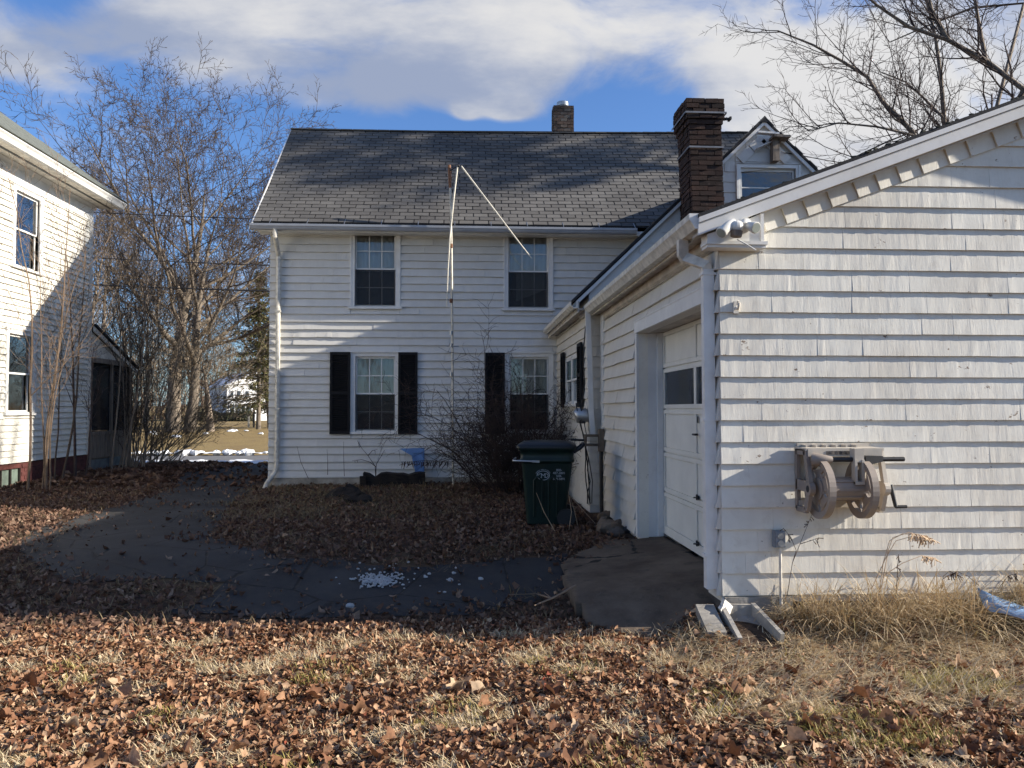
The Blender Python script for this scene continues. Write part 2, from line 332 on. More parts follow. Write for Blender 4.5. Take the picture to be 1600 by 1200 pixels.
class MB:
    def __init__(s): s.v = []; s.f = []; s.sm = []
    def add(s, vs, fs, smooth=False):
        b = len(s.v); s.v += [tuple(x) for x in vs]; s.f += [tuple(i + b for i in f) for f in fs]; s.sm += [smooth] * len(fs); return s
    def box(s, x0, x1, y0, y1, z0, z1):
        return s.add([(x0, y0, z0), (x1, y0, z0), (x1, y1, z0), (x0, y1, z0), (x0, y0, z1), (x1, y0, z1), (x1, y1, z1), (x0, y1, z1)],
                     [(0, 3, 2, 1), (4, 5, 6, 7), (0, 1, 5, 4), (1, 2, 6, 5), (2, 3, 7, 6), (3, 0, 4, 7)])
    def obox(s, c, ax, ay, az, hx, hy, hz):
        c = Vector(c); vs = []
        for sz in (-1, 1):
            for sx_, sy_ in ((-1, -1), (1, -1), (1, 1), (-1, 1)): vs.append(c + ax * hx * sx_ + ay * hy * sy_ + az * hz * sz)
        return s.add(vs, [(0, 3, 2, 1), (4, 5, 6, 7), (0, 1, 5, 4), (1, 2, 6, 5), (2, 3, 7, 6), (3, 0, 4, 7)])
    def bar(s, a, b, w, h, up=(0, 0, 1)):
        a, b = Vector(a), Vector(b); d = (b - a); L = d.length; d.normalize(); up = Vector(up)
        x = d.cross(up)
        if x.length < 1e-4: x = d.cross(Vector((1, 0, 0)))
        x.normalize(); z = x.cross(d)
        return s.obox((a + b) / 2, d, x, z, L / 2, w / 2, h / 2)
    def tube(s, pts, rad, n=8, cap=True, smooth=True):
        pts = [Vector(p) for p in pts]; k = len(pts); rad = [rad] * k if isinstance(rad, (int, float)) else rad
        vs = []; prev = None
        for i, p in enumerate(pts):
            t = (pts[min(i + 1, k - 1)] - pts[max(i - 1, 0)]).normalized()
            if prev is None:
                u = t.cross(Vector((0, 0, 1)));
                if u.length < .05: u = t.cross(Vector((1, 0, 0)))
            else: u = prev - t * prev.dot(t)
            u.normalize(); prev = u; w = t.cross(u)
            for j in range(n):
                a = 2 * math.pi * j / n; vs.append(p + (u * math.cos(a) + w * math.sin(a)) * rad[i])
        fs = [(i * n + j, i * n + (j + 1) % n, (i + 1) * n + (j + 1) % n, (i + 1) * n + j) for i in range(k - 1) for j in range(n)]
        s.add(vs, fs, smooth)
        if cap: s.add(vs[:n], [tuple(range(n - 1, -1, -1))]); s.add(vs[-n:], [tuple(range(n))])
        return s
    def prism(s, poly, ax, a0, a1):
        """poly: 2-D outline in the plane across axis ax (0: y,z  1: x,z  2: x,y)"""
        def mk(p, q):
            return ((q, p[0], p[1]), (p[0], q, p[1]), (p[0], p[1], q))[ax]
        n = len(poly); vs = [mk(p, a0) for p in poly] + [mk(p, a1) for p in poly]
        area = sum(poly[i][0] * poly[(i + 1) % n][1] - poly[(i + 1) % n][0] * poly[i][1] for i in range(n))
        fs = [tuple(range(n - 1, -1, -1)), tuple(range(n, 2 * n))] + [(i, (i + 1) % n, n + (i + 1) % n, n + i) for i in range(n)]
        flip = (area < 0) ^ (ax == 1) ^ (a1 < a0)
        if flip: fs = [tuple(reversed(f)) for f in fs]
        return s.add(vs, fs)
    def loft(s, rings, cap=True, smooth=True):
        n = len(rings[0]); vs = [p for r in rings for p in r]
        fs = [(i * n + j, i * n + (j + 1) % n, (i + 1) * n + (j + 1) % n, (i + 1) * n + j) for i in range(len(rings) - 1) for j in range(n)]
        s.add(vs, fs, smooth)
        if cap: s.add(rings[0], [tuple(range(n - 1, -1, -1))]); s.add(rings[-1], [tuple(range(n))])
        return s
    def lump(s, c, r, seed=0, n=8, m=6, rough=.25, squash=(1, 1, 1)):
        q = random.Random(seed); ph = [q.uniform(0, 6.3) for _ in range(6)]; vs = []
        for i in range(m + 1):
            th = math.pi * i / m
            for j in range(n):
                a = 2 * math.pi * j / n
                k = 1 + rough * (.5 * math.sin(2 * a + ph[0] + th) + .35 * math.sin(3 * a + ph[1]) * math.sin(th) + .4 * math.cos(2 * th + ph[2]) * math.cos(a + ph[3])) + q.uniform(-.3, .3) * rough
                vs.append((c[0] + r * k * squash[0] * math.sin(th) * math.cos(a), c[1] + r * k * squash[1] * math.sin(th) * math.sin(a), c[2] + r * k * squash[2] * math.cos(th)))
        fs = [((i + 1) * n + j, (i + 1) * n + (j + 1) % n, i * n + (j + 1) % n, i * n + j) for i in range(m) for j in range(n)]
        return s.add(vs, fs, False)
    def mesh(s, name, mat, o=Vector((0, 0, 0))):
        me = bpy.data.meshes.new(name); me.from_pydata([(x - o.x, y - o.y, z - o.z) for x, y, z in s.v], [], s.f)
        if any(s.sm): me.polygons.foreach_set('use_smooth', s.sm)
        me.materials.append(M[mat] if isinstance(mat, str) else mat); me.update(); return me
    def build(s, name, mat, parent=None, **k):
        o = org(parent) if parent is not None else Vector(k.get('at') or (0, 0, 0))
        return link(name, s.mesh(name, mat, o), parent, **k)

def fast_mesh(name, verts, faces, mat, smooth=False):
    """verts (N,3), faces (F,k) with one k, or a list of such arrays"""
    me = bpy.data.meshes.new(name); fl = faces if isinstance(faces, list) else [faces]
    me.vertices.add(len(verts)); me.vertices.foreach_set('co', np.asarray(verts, np.float32).ravel())
    idx = np.concatenate([f.ravel() for f in fl]).astype(np.int32); tot = np.concatenate([np.full(len(f), f.shape[1]) for f in fl])
    st = np.concatenate([[0], np.cumsum(tot)[:-1]]).astype(np.int32)
    me.loops.add(len(idx)); me.loops.foreach_set('vertex_index', idx)
    me.polygons.add(len(tot)); me.polygons.foreach_set('loop_start', st); me.polygons.foreach_set('loop_total', tot.astype(np.int32))
    if smooth: me.polygons.foreach_set('use_smooth', np.ones(len(tot), bool))
    me.materials.append(M[mat] if isinstance(mat, str) else mat); me.update(calc_edges=True); return me

def piece(name, me, parent, loc, ax, ay, az, kind=None):
    """one instance of a shared mesh: axes carry the scale"""
    o = bpy.data.objects.new(name, me); COL.objects.link(o); o.parent = parent
    l = Vector(loc) - org(parent)
    o.matrix_local = Matrix(((ax.x, ay.x, az.x, l.x), (ax.y, ay.y, az.y, l.y), (ax.z, ay.z, az.z, l.z), (0, 0, 0, 1)))
    return o

X, Yv, Z = Vector((1, 0, 0)), Vector((0, 1, 0)), Vector((0, 0, 1))

def shake_meshes(mat, k=6, wav=.22, bot=.012, cols=4):
    """tapered wood shingles: x width -.5..+.5, y out is negative (butt at -1), z height 0..1"""
    out = []
    for i in range(k):
        q = random.Random(100 + i); n = cols + 1
        xs = [-.5 + j / cols for j in range(n)]; pb = [-1 + q.uniform(-wav, wav) for _ in xs]; zb = [q.uniform(-bot, bot) for _ in xs]
        vs = [(x, p, z) for x, p, z in zip(xs, pb, zb)] + [(x, -.06, 1) for x in xs] + [(x, 0, z) for x, z in zip(xs, zb)]
        fs = []
        for j in range(cols): fs += [(j, j + 1, n + j + 1, n + j), (2 * n + j, 2 * n + j + 1, j + 1, j)]
        a, b = 0, n - 1
        vs += [(-.5, 0, 1), (.5, 0, 1)]; t = 3 * n
        fs += [(a, n + a, t, 2 * n + a), (b, 2 * n + b, t + 1, n + b), (n, 2 * n - 1, t + 1, t)]
        mb = MB().add(vs, fs); out.append(mb.mesh('shingle', mat))
    return out

def clad(parent, O, N, a0, a1, z0, z1, exp, meshes, q, holes=(), wmin=.2, wmax=.5, th=.018, left=None, right=None, name='shingle', gap=.003, tv=.16, jitter=.004, stuff=None, limit=10 ** 9):
    """courses of shingles on a wall plane. N: outward normal (+-X or -Y); a: the wall's own horizontal world axis; holes: (a0,a1,z0,z1)"""
    N = Vector(N); U = Z.cross(N); ax = 0 if abs(N.y) > .5 else 1; made = 0; extra = MB()
    z = z0; nc = int(math.ceil((z1 - z0) / exp - .05))
    for c in range(nc):
        zb, zt = z0 + c * exp, min(z0 + (c + 1) * exp, z1)
        lo = a0 if left is None else max(a0, left(zb)); hi = a1 if right is None else min(a1, right(zb))
        segs = [(lo, hi, zb, zt)]
        for (h0, h1, hz0, hz1) in holes:
            new = []
            for (s0, s1, b, t) in segs:
                if h1 <= s0 or h0 >= s1 or hz1 <= b + .004 or hz0 >= t - .004: new.append((s0, s1, b, t)); continue
                if h0 > s0: new.append((s0, h0, b, t))
                if h1 < s1: new.append((h1, s1, b, t))
                m0, m1 = max(h0, s0), min(h1, s1)
                if hz0 > b + .02: new.append((m0, m1, b, hz0))
                if hz1 < t - .02: new.append((m0, m1, hz1, t))
            segs = new
        for (s0, s1, b, t) in segs:
            if s1 - s0 < .015: continue
            p = s0
            while p < s1 - 1e-4:
                w = q.uniform(wmin, wmax) if q.random() > .3 else q.uniform(wmin * .6, wmax * .8)
                if s1 - (p + w) < wmin * .5: w = s1 - p
                mid = p + w / 2; base = Vector(O); base[ax] = mid; base.z = b + q.uniform(-jitter, jitter)
                thk = th * q.uniform(1 - tv, 1 + tv); me = q.choice(meshes); hgt = (t - b) + .004
                if made < limit and (stuff is None or not stuff(mid, b)):
                    piece(name, me, parent, base, U * (w - gap), N * -thk, Z * hgt); made += 1
                else:
                    vs = [base + U * (v.co.x * (w - gap)) - N * (v.co.y * thk) + Z * (v.co.z * hgt) for v in me.vertices]
                    extra.add(vs, [tuple(f.vertices) for f in me.polygons])
                p += w
    if extra.v: extra.build('shingle_courses', meshes[0].materials[0], parent, kind='stuff')
    return made

def wall_cells(mb, ax, p0, p1, a0, a1, z0, z1, holes):
    """a wall slab between p0 and p1 across axis ax, with rectangular openings"""
    As = sorted({a0, a1, *[min(max(h[i], a0), a1) for h in holes for i in (0, 1)]}); Zs = sorted({z0, z1, *[min(max(h[i], z0), z1) for h in holes for i in (2, 3)]})
    for i in range(len(As) - 1):
        for j in range(len(Zs) - 1):
            am, zm = (As[i] + As[i + 1]) / 2, (Zs[j] + Zs[j + 1]) / 2
            if any(h[0] < am < h[1] and h[2] < zm < h[3] for h in holes): continue
            if ax == 1: mb.box(As[i], As[i + 1], p0, p1, Zs[j], Zs[j + 1])
            else: mb.box(p0, p1, As[i], As[i + 1], Zs[j], Zs[j + 1])

class Frame:
    """a wall-mounted frame of reference: u along the wall, n outward, z up"""
    def __init__(s, O, N): s.O = Vector(O); s.N = Vector(N); s.U = Z.cross(s.N)
    def p(s, u, n, z): return s.O + s.U * u + s.N * n + Z * z
    def box(s, mb, u0, u1, n0, n1, z0, z1):
        mb.obox(s.p((u0 + u1) / 2, (n0 + n1) / 2, (z0 + z1) / 2), s.U, -s.N, Z, (u1 - u0) / 2, abs(n1 - n0) / 2, (z1 - z0) / 2)

def pleat(fr, u0, u1, z0, z1, n, amp, k, seed, skew=0.0):
    q = random.Random(seed); m = 20; ph = q.uniform(0, 6); vs = []
    for j in range(2):
        for i in range(m + 1):
            u = u0 + (u1 - u0) * i / m
            zz_ = (z0 + skew * (i / m)) if j == 0 else z1
            vs.append(fr.p(u, n + amp * math.sin(k * i / m * 6.28 + ph) * (1.0 if j == 0 else .5), zz_))
    mb = MB(); mb.add(vs, [(i, i + 1, m + 1 + i + 1, m + 1 + i) for i in range(m)], True); return mb

def window(root, O, N, w, h, seed, grid=(3, 2), cas=.085, cap=False, sill_ext=.05, upper_curtain=.9, lower='screen', name='window', paint='white', label=None, mid=.5, curtain='curtain', lower_grid=None, proud=0.0, glass='glass'):
    """a double-hung window in an opening w x h whose bottom centre is O on the wall face"""
    fr = Frame(O, N); hw = w / 2
    mb = MB()
    for s_ in (-1, 1):
        a, b = sorted((s_ * hw, s_ * (hw + cas))); fr.box(mb, a, b, -.10, .030, -.02, h + .01)
        a, b = sorted((s_ * (hw + cas - .02), s_ * (hw + cas + .012))); fr.box(mb, a, b, -.02, .042, -.02, h + cas)
    fr.box(mb, -hw - cas, hw + cas, -.10, .028, h + .01, h + cas)
    win = mb.build(name, paint, root, label=label)
    mb = MB(); fr.box(mb, -hw - cas - sill_ext, hw + cas + sill_ext, -.10, .07, -.065, -.022); mb.build('sill', paint, win)
    if cap:
        mb = MB(); fr.box(mb, -hw - cas - .05, hw + cas + .05, -.02, .06, h + cas + .002, h + cas + .03); fr.box(mb, -hw - cas - .03, hw + cas + .03, -.02, .04, h + cas - .02, h + cas); mb.build('head_cap', paint, win)
    hm = h * mid
    for k, (z0, z1, n0, g) in enumerate(((hm - .015, h, -.035 + proud, grid), (-.02, hm + .02, -.065 + proud, lower_grid or grid))):
        st = .035; mb = MB()
        fr.box(mb, -hw, -hw + st, n0 - .03, n0, z0, z1); fr.box(mb, hw - st, hw, n0 - .03, n0, z0, z1)
        fr.box(mb, -hw + st, hw - st, n0 - .03, n0, z0, z0 + st + (.02 if k else 0)); fr.box(mb, -hw + st, hw - st, n0 - .03, n0, z1 - st, z1)
        iz0, iz1 = z0 + st + (.02 if k else 0), z1 - st; pw = (w - 2 * st) / g[0]; ph = (iz1 - iz0) / g[1]
        for i in range(1, g[0]): u = -hw + st + pw * i; fr.box(mb, u - .009, u + .009, n0 - .022, n0 - .004, iz0, iz1)
        for i in range(1, g[1]): zz_ = iz0 + ph * i; fr.box(mb, -hw + st, hw - st, n0 - .021, n0 - .005, zz_ - .009, zz_ + .009)
        mb.build('sash', paint, win)
        for i in range(g[0]):
            for j in range(g[1]):
                mb = MB(); fr.box(mb, -hw + st + pw * i + .001, -hw + st + pw * (i + 1) - .001, n0 - .016, n0 - .012, iz0 + ph * j + .001, iz0 + ph * (j + 1) - .001); mb.build('pane', glass, win)
    if upper_curtain:
        pleat(fr, -hw + .02, hw - .02, h - upper_curtain * h, h - .01, -.13, .012, 5, seed).build('curtain', curtain, win)
    if lower == 'screen':
        mb = MB(); fr.box(mb, -hw + .012, hw - .012, -.028, -.024, .02, hm - .01); mb.build('screen', 'screen', win)
    return win

def shutter(root, O, N, w, h):
    fr = Frame(O, N); mb = MB(); st = .05
    fr.box(mb, -w / 2, -w / 2 + st, .004, .038, 0, h); fr.box(mb, w / 2 - st, w / 2, .004, .038, 0, h)
    for z0, z1 in ((0, .07), (h * .5 - .03, h * .5 + .03), (h - .06, h)): fr.box(mb, -w / 2 + st, w / 2 - st, .005, .036, z0, z1)
    fr.box(mb, -w / 2 + .01, w / 2 - .01, .002, .0045, .01, h - .01); sh = mb.build('shutter', 'shutter', root); sl = MB(); n = int(h / .042)
    for i in range(n):
        z = .09 + (h - .17) * i / (n - 1)
        if abs(z - h * .5) < .05: continue
        sl.obox(fr.p(0, .019, z), fr.U, (-fr.N * .8 + Z * .6), (fr.N * .6 + Z * .8), w / 2 - st, .016, .003)
    sl.build('louver', 'shutter', sh, kind='stuff')
    return sh

def text(name, body, size, mat, parent, loc, ux, uy, align='LEFT', **k):
    cu = bpy.data.curves.new('lettering', 'FONT'); cu.body = body; cu.size = size; cu.extrude = .0015; cu.align_x = align
    t = bpy.data.objects.new('lettering', cu); COL.objects.link(t); bpy.context.view_layer.update()
    me = bpy.data.meshes.new_from_object(t.evaluated_get(bpy.context.evaluated_depsgraph_get())); bpy.data.objects.remove(t)
    ux, uy = Vector(ux).normalized(), Vector(uy).normalized(); uz = ux.cross(uy); l = Vector(loc) - org(parent)
    me.transform(Matrix(((ux.x, uy.x, uz.x, l.x), (ux.y, uy.y, uz.y, l.y), (ux.z, uy.z, uz.z, l.z), (0, 0, 0, 1))))
    me.materials.clear(); me.materials.append(M[mat]); return link(name, me, parent, **k)

# ------------------------------------------------------------------ the lie of the land
def sstep(a, b, x):
    t = np.clip((np.asarray(x, float) - a) / (b - a), 0, 1); return t * t * (3 - 2 * t)
_ph = nrng.uniform(0, 6.28, (14, 2)); _k = nrng.uniform(.6, 5.5, 14); _th = nrng.uniform(0, 6.28, 14)
def bumps(x, y):
    x = np.asarray(x, float); y = np.asarray(y, float); z = 0
    for k, t, p in zip(_k, _th, _ph): z = z + np.sin(k * (x * math.cos(t) + y * math.sin(t)) + p[0]) / (1 + .6 * k)
    return z / 4.0
def gz(x, y):
    x = np.asarray(x, float); y = np.asarray(y, float)
    z = -.25 * (1 - sstep(6.9, 10.0, y)) + .05 * bumps(x, y) * (1 - .78 * sstep(6.4, 7.4, y)) * (y < 40)
    z = z + .07 * sstep(-6.0, -8.0, x) * sstep(11, 13, y) * (1 - sstep(21, 23, y))          # leaf bank by the neighbour
    z = z + .06 * sstep(13.5, 16, y) * sstep(-4.4, -3.0, x) * (1 - sstep(17, 18, y)) * (1 - sstep(1.5, 2.4, x))
    z = z + .16 * sstep(1.5, 1.95, x) * sstep(5.5, 6.35, y) * (1 - sstep(6.7, 7.1, y)) * (1 + .3 * np.sin(x * 4.1) * (x > 2.6))
    z = z + .34 * sstep(31, 46, y) + 2.5 * sstep(120, 260, y)
    return z
def G(u, v, z=0.0):
    p = P(u, v, Z=z)
    for _ in range(8): p = P(u, v, Z=float(gz(p.x, p.y)) + z)
    return p

def inpoly(px, py, poly):
    inside = np.zeros(px.shape, bool); n = len(poly)
    for i in range(n):
        x0, y0 = poly[i]; x1, y1 = poly[(i + 1) % n]
        c = ((y0 > py) != (y1 > py)) & (px < (x1 - x0) * (py - y0) / (y1 - y0 + 1e-12) + x0); inside ^= c
    return inside
def drape(poly, step, lift, ragged=.0, seed=0):
    """a thin sheet that follows the ground inside an outline"""
    xs = [p[0] for p in poly]; ys = [p[1] for p in poly]
    gx = np.arange(min(xs), max(xs) + step, step); gy = np.arange(min(ys), max(ys) + step, step); Xg, Yg = np.meshgrid(gx, gy)
    q = np.random.default_rng(seed); ph = q.uniform(0, 6.28, 8)
    dx = ragged * (np.sin(Xg * 3.1 + Yg * 2.3 + ph[0]) + .6 * np.sin(Yg * 7.7 - Xg * 3 + ph[1]) + .4 * np.sin(Xg * 15 + ph[2])); dy = ragged * (np.sin(Xg * 4.3 - Yg * 2 + ph[3]) + .6 * np.sin(Xg * 9 + ph[4]) + .4 * np.sin(Yg * 17 + ph[5]))
    ins = inpoly(Xg + dx, Yg + dy, poly); cell = ins[:-1, :-1] & ins[1:, :-1] & ins[:-1, 1:] & ins[1:, 1:]
    V = np.stack([Xg, Yg, gz(Xg, Yg) + lift], -1).reshape(-1, 3); n = len(gx); ii, jj = np.nonzero(cell)
    b = ii * n + jj; F = np.stack([b, b + 1, b + n + 1, b + n], -1)
    used = np.unique(F); rm = np.full(len(V), -1); rm[used] = np.arange(len(used)); return V[used], rm[F]

# ------------------------------------------------------------------ plants
def grow(q, p, d, L, r, lev, maxlev, S, out):
    n = S['seg'][min(lev, len(S['seg']) - 1)]; pts = [p.copy()]; rr = [r]; cur = p.copy(); dd = d.copy()
    wob = S['wob'][min(lev, len(S['wob']) - 1)]; tro = S['trop'][min(lev, len(S['trop']) - 1)]; tip = S['tip'][min(lev, len(S['tip']) - 1)]
    dirs = [dd.copy()]
    for i in range(n):
        dd = dd + Vector((q.gauss(0, wob), q.gauss(0, wob), q.gauss(0, wob))) + Z * tro; dd.normalize(); cur = cur + dd * (L / n)
        pts.append(cur.copy()); rr.append(r + (r * tip - r) * (i + 1) / n); dirs.append(dd.copy())
    out.setdefault(lev, []).append((pts, rr))
    if lev >= maxlev: return
    c = S['cnt'][min(lev, len(S['cnt']) - 1)]; c = max(1, int(c * q.uniform(.75, 1.25) + .5)); st = S['start'][min(lev, len(S['start']) - 1)]
    az = q.uniform(0, 6.28)
    for k in range(c):
        t = st + (1 - st) * ((k + q.random()) / c); f = t * n; i = min(int(f), n - 1); fr_ = f - i
        pp = pts[i].lerp(pts[i + 1], fr_); rd = rr[i] + (rr[i + 1] - rr[i]) * fr_; dr = dirs[i]
        az += 2.4 + q.uniform(-.6, .6); an = R(S['ang'][min(lev, len(S['ang']) - 1)]) * q.uniform(.7, 1.3)
        s1 = dr.cross(Z);
        if s1.length < .05: s1 = dr.cross(X)
        s1.normalize(); s2 = s1.cross(dr); nd = dr * math.cos(an) + (s1 * math.cos(az) + s2 * math.sin(az)) * math.sin(an)
        ln = L * S['ratio'][min(lev, len(S['ratio']) - 1)] * q.uniform(.7, 1.2) * (1 - .45 * (t - st) / (1 - st + 1e-6) * S.get('cone', 1))
        rad = max(S['rmin'], min(rd * .72, rd * S['rr'] * q.uniform(.8, 1.1)))
        grow(q, pp, nd, ln, rad, lev + 1, maxlev, S, out)

def tubes(paths, n):
    Vs, Fs, b = [], [], 0; by = {}
    for pts, rr in paths: by.setdefault(len(pts), []).append((pts, rr))
    for k, lst in by.items():
        Pn = np.array([[tuple(p) for p in pts] for pts, _ in lst]); Rn = np.array([rr for _, rr in lst]); T = np.gradient(Pn, axis=1); T /= np.linalg.norm(T, axis=2, keepdims=True) + 1e-9
        ref = np.zeros_like(T); ref[..., 2] = 1; ref[np.abs(T[..., 2]) > .9] = (1, 0, 0)
        ref = np.repeat(ref[:, :1], k, 1)
        U_ = np.cross(T, ref); U_ /= np.linalg.norm(U_, axis=2, keepdims=True) + 1e-9; W = np.cross(T, U_)
        a = np.arange(n) * 2 * np.pi / n
        V = Pn[:, :, None, :] + Rn[:, :, None, None] * (U_[:, :, None, :] * np.cos(a)[None, None, :, None] + W[:, :, None, :] * np.sin(a)[None, None, :, None])
        B_ = len(lst); base = b + np.arange(B_)[:, None, None] * (k * n) + np.arange(k - 1)[None, :, None] * n; j = np.arange(n)[None, None, :]
        F = np.stack([base + j, base + (j + 1) % n, base + n + (j + 1) % n, base + n + j], -1).reshape(-1, 4)
        Vs.append(V.reshape(-1, 3)); Fs.append(F); b += B_ * k * n
    return np.concatenate(Vs), np.concatenate(Fs)

def plant(name, label, cat, group, base, out, split, mats, sides=(7, 5, 4, 3, 3, 3), parts=('trunk', 'crown')):
    """a woody plant: levels up to split go to the trunk part, finer ones to the crown part"""
    root = empty(name, base, label, cat, group); b = np.array(base)
    for part, levs, mt in ((parts[0], [l for l in out if l <= split], mats[0]), (parts[1], [l for l in out if l > split], mats[1])):
        if not levs: continue
        Vs, Fs, n = [], [], 0
        for l in sorted(levs):
            V, F = tubes(out[l], sides[min(l, len(sides) - 1)]); Vs.append(V); Fs.append(F + n); n += len(V)
        me = fast_mesh(part, np.concatenate(Vs) - b, np.concatenate(Fs), mt, True); o = link(part, me, root)
    return root
# ================================================================== GROUND
def axis(dense0, dense1, step, far0, far1):
    a = list(np.arange(dense0, dense1 + 1e-6, step)); s_ = step; p = dense1
    while p < far1: s_ *= 1.35; p += s_; a.append(min(p, far1))
    s_ = step; p = dense0; pre = []
    while p > far0: s_ *= 1.35; p -= s_; pre.append(max(p, far0))
    return np.array(pre[::-1] + a)
gx_, gy_ = axis(-11, 9, .12, -900, 900), axis(2, 24, .12, -300, 1200)
Xg, Yg = np.meshgrid(gx_, gy_); V = np.stack([Xg, Yg, gz(Xg, Yg)], -1).reshape(-1, 3); nx = len(gx_)
ii, jj = np.meshgrid(np.arange(len(gy_) - 1), np.arange(nx - 1), indexing='ij'); b_ = (ii * nx + jj).ravel()
link('ground', fast_mesh('ground', V, np.stack([b_, b_ + 1, b_ + nx + 1, b_ + nx], -1), 'ground', True), kind='structure', label='leaf strewn back yard soil and brown winter lawn')

drive_px = [(262, 742), (300, 738), (418, 738), (414, 752), (392, 768), (352, 800), (338, 832), (380, 852), (450, 868), (560, 880), (700, 884), (800, 872), (880, 862),
            (905, 900), (880, 940), (800, 952), (700, 962), (560, 968), (420, 968), (270, 962), (255, 950), (330, 925), (335, 912), (230, 908), (130, 914), (60, 895), (16, 855), (70, 822), (150, 798), (225, 778), (262, 760)]
drive_poly = [tuple(G(u, v))[:2] for u, v in drive_px]
drive_poly = [(-6.4, 24.2) if i == 1 else (-4.6, 24.2) if i == 2 else p for i, p in enumerate(drive_poly)]
V, F = drape(drive_poly, .07, .008, .05, 3)
link('driveway', fast_mesh('driveway', V, F, 'drive', True), kind='structure', label='cracked dark asphalt driveway')
road = [(-90, 25.0), (90, 24.6), (90, 27.9), (-90, 28.3)]
def strip(y0, y1, lift, x0=-90, x1=90, st=1.0):
    xs = np.arange(x0, x1 + st, st); ys = np.linspace(y0, y1, 5); Xs, Ys = np.meshgrid(xs, ys); n = len(xs)
    V = np.stack([Xs, Ys, gz(Xs, Ys) + lift], -1).reshape(-1, 3); i, j = np.meshgrid(np.arange(4), np.arange(n - 1), indexing='ij'); b = (i * n + j).ravel()
    return V, np.stack([b, b + 1, b + n + 1, b + n], -1)
V, F = strip(25.0, 28.2, .012); link('road', fast_mesh('road', V, F, 'road', True), kind='structure', label='grey village street beyond the houses')
apron_px = [(998, 838), (1040, 838), (1128, 905), (1122, 935), (1060, 948), (985, 948), (915, 935), (878, 900), (872, 872), (915, 856)]
ap = [tuple(P(u, v, Z=.0))[:2] for u, v in apron_px]
V, F = drape([(2.48, 9.72), (2.48, 7.2), *[p for p in ap[3:]], (1.9, 9.9), (2.0, 9.75)], .05, .03, .012, 8)
V[:, 2] = np.maximum(.055 - .09 * (2.43 - V[:, 0]) - .30 * np.maximum(0, 7.25 - V[:, 1]), gz(V[:, 0], V[:, 1]) + .03)
apo = link('concrete_apron', fast_mesh('concrete_apron', V, F, 'slab', True), kind='structure', label='stained concrete apron before the garage door'); sm_ = apo.modifiers.new('slab', 'SOLIDIFY'); sm_.thickness = .22; sm_.offset = -1

# ================================================================== MAIN HOUSE
HL, HR, HY, HB = -4.03, 6.85, 16.7, 22.7
house = empty('main_house', (1.4, 19.7, 0), 'white two storey shingled house with grey asphalt roof and black shutters', 'house')
EZ, RZL, RZR = 5.38, 8.47, 8.62
def wx(u): return P(u, 500, Y=HY).x
def wz(v): return P(700, v, Y=HY).z
# windows: centre x, half width, sill z, height
def wrect(u0, u1, v0, v1):
    x0, x1, z1, z0 = wx(u0), wx(u1), wz(v0), wz(v1); return (x0, x1, z0, z1)
W1, W2 = wrect(554, 618, 364, 479), wrect(794, 857, 366, 480)
W3, W4 = wrect(556, 618, 558, 673), wrect(796, 857, 558, 673)
holes = [W1, W2, W3, W4]; cas = .085
mb = MB(); wall_cells(mb, 1, HY + .004, HY + .12, HL + .02, HR, -.1, 5.42, holes)
mb.box(HL + .02, HL + .14, HY + .12, HB, -.1, 5.5); mb.box(HR - .12, HR, HY + .12, HB, -.1, 5.5); mb.box(HL + .14, HR - .12, HB - .12, HB, -.1, 5.5)
for x in (HL + .02, HR - .12): mb.prism([(HY, 5.3), (HB, 5.3), (19.7, 8.28)], 0, x, x + .12)
wall = mb.build('wall', 'house_shake', house)
mb = MB(); mb.box(HL + .14, HR - .12, HY + .5, HY + .55, 0, 5.3); mb.build('dark_backing', 'dark_room', house)  # dark sheet behind the panes, gloom of the rooms put into its colour
shk = shake_meshes('house_shake', 6, .16, .008)
ch = [(a - cas, b + cas, z0 - .065, z1 + cas) for a, b, z0, z1 in holes]
ch[2] = (ch[2][0], ch[2][1], ch[2][2], ch[2][3] + .03); ch[3] = (ch[3][0], ch[3][1], ch[3][2], ch[3][3] + .03)
SB = wz(745)
clad(wall, (0, HY + .002, 0), (0, -1, 0), HL, 4.0, SB, 5.30, .1605, shk, random.Random(5), ch, .45, 1.7, .040, right=lambda z: 4.0 if z > 4.0 else 1.9 + max(0, (z - 3.3)) * .95 if z > 3.3 else 1.93, limit=300)
# left gable: plain courses seen edge on
gm = shake_meshes('house_shake', 2, .2, .01)
clad(wall, (HL + .018, 0, 0), (-1, 0, 0), HY - .01, HY + 1.2, SB, 5.25, .1605, gm, random.Random(6), (), .5, .7, .018, limit=0)
mb = MB(); mb.box(HL + .0, HR, HY - .03, HY + .003, -.25, SB - .012); mb.box(HL, HL + .02, HY, HB, -.25, SB); mb.build('foundation', 'found', house)
# sash windows
for (a, b, z0, z1), cap, lab, lowg, sd in ((W1, False, None, None, 1), (W2, False, None, None, 2), (W3, True, None, None, 3), (W4, True, None, None, 4)):
    w_ = window(house, ((a + b) / 2, HY, z0), (0, -1, 0), b - a, z1 - z0, sd, cap=cap, upper_curtain=.52 if sd in (1, 3) else .50, lower='screen', paint='white_peel' if sd == 2 else 'white')
    if sd in (2, 4): pleat(Frame(((a + b) / 2, HY, z0), (0, -1, 0)), -.25, .36, .15, .8, -.16, .02, 3, 9, .25).build('curtain', 'curtain', w_)
for a, b in ((517, 548.5), (623, 653), (758, 788.5)):
    x0, x1 = wx(a), wx(b); z0, z1 = wz(678), wz(551); shutter(house, ((x0 + x1) / 2, HY - .048, z0), (0, -1, 0), x1 - x0, z1 - z0)
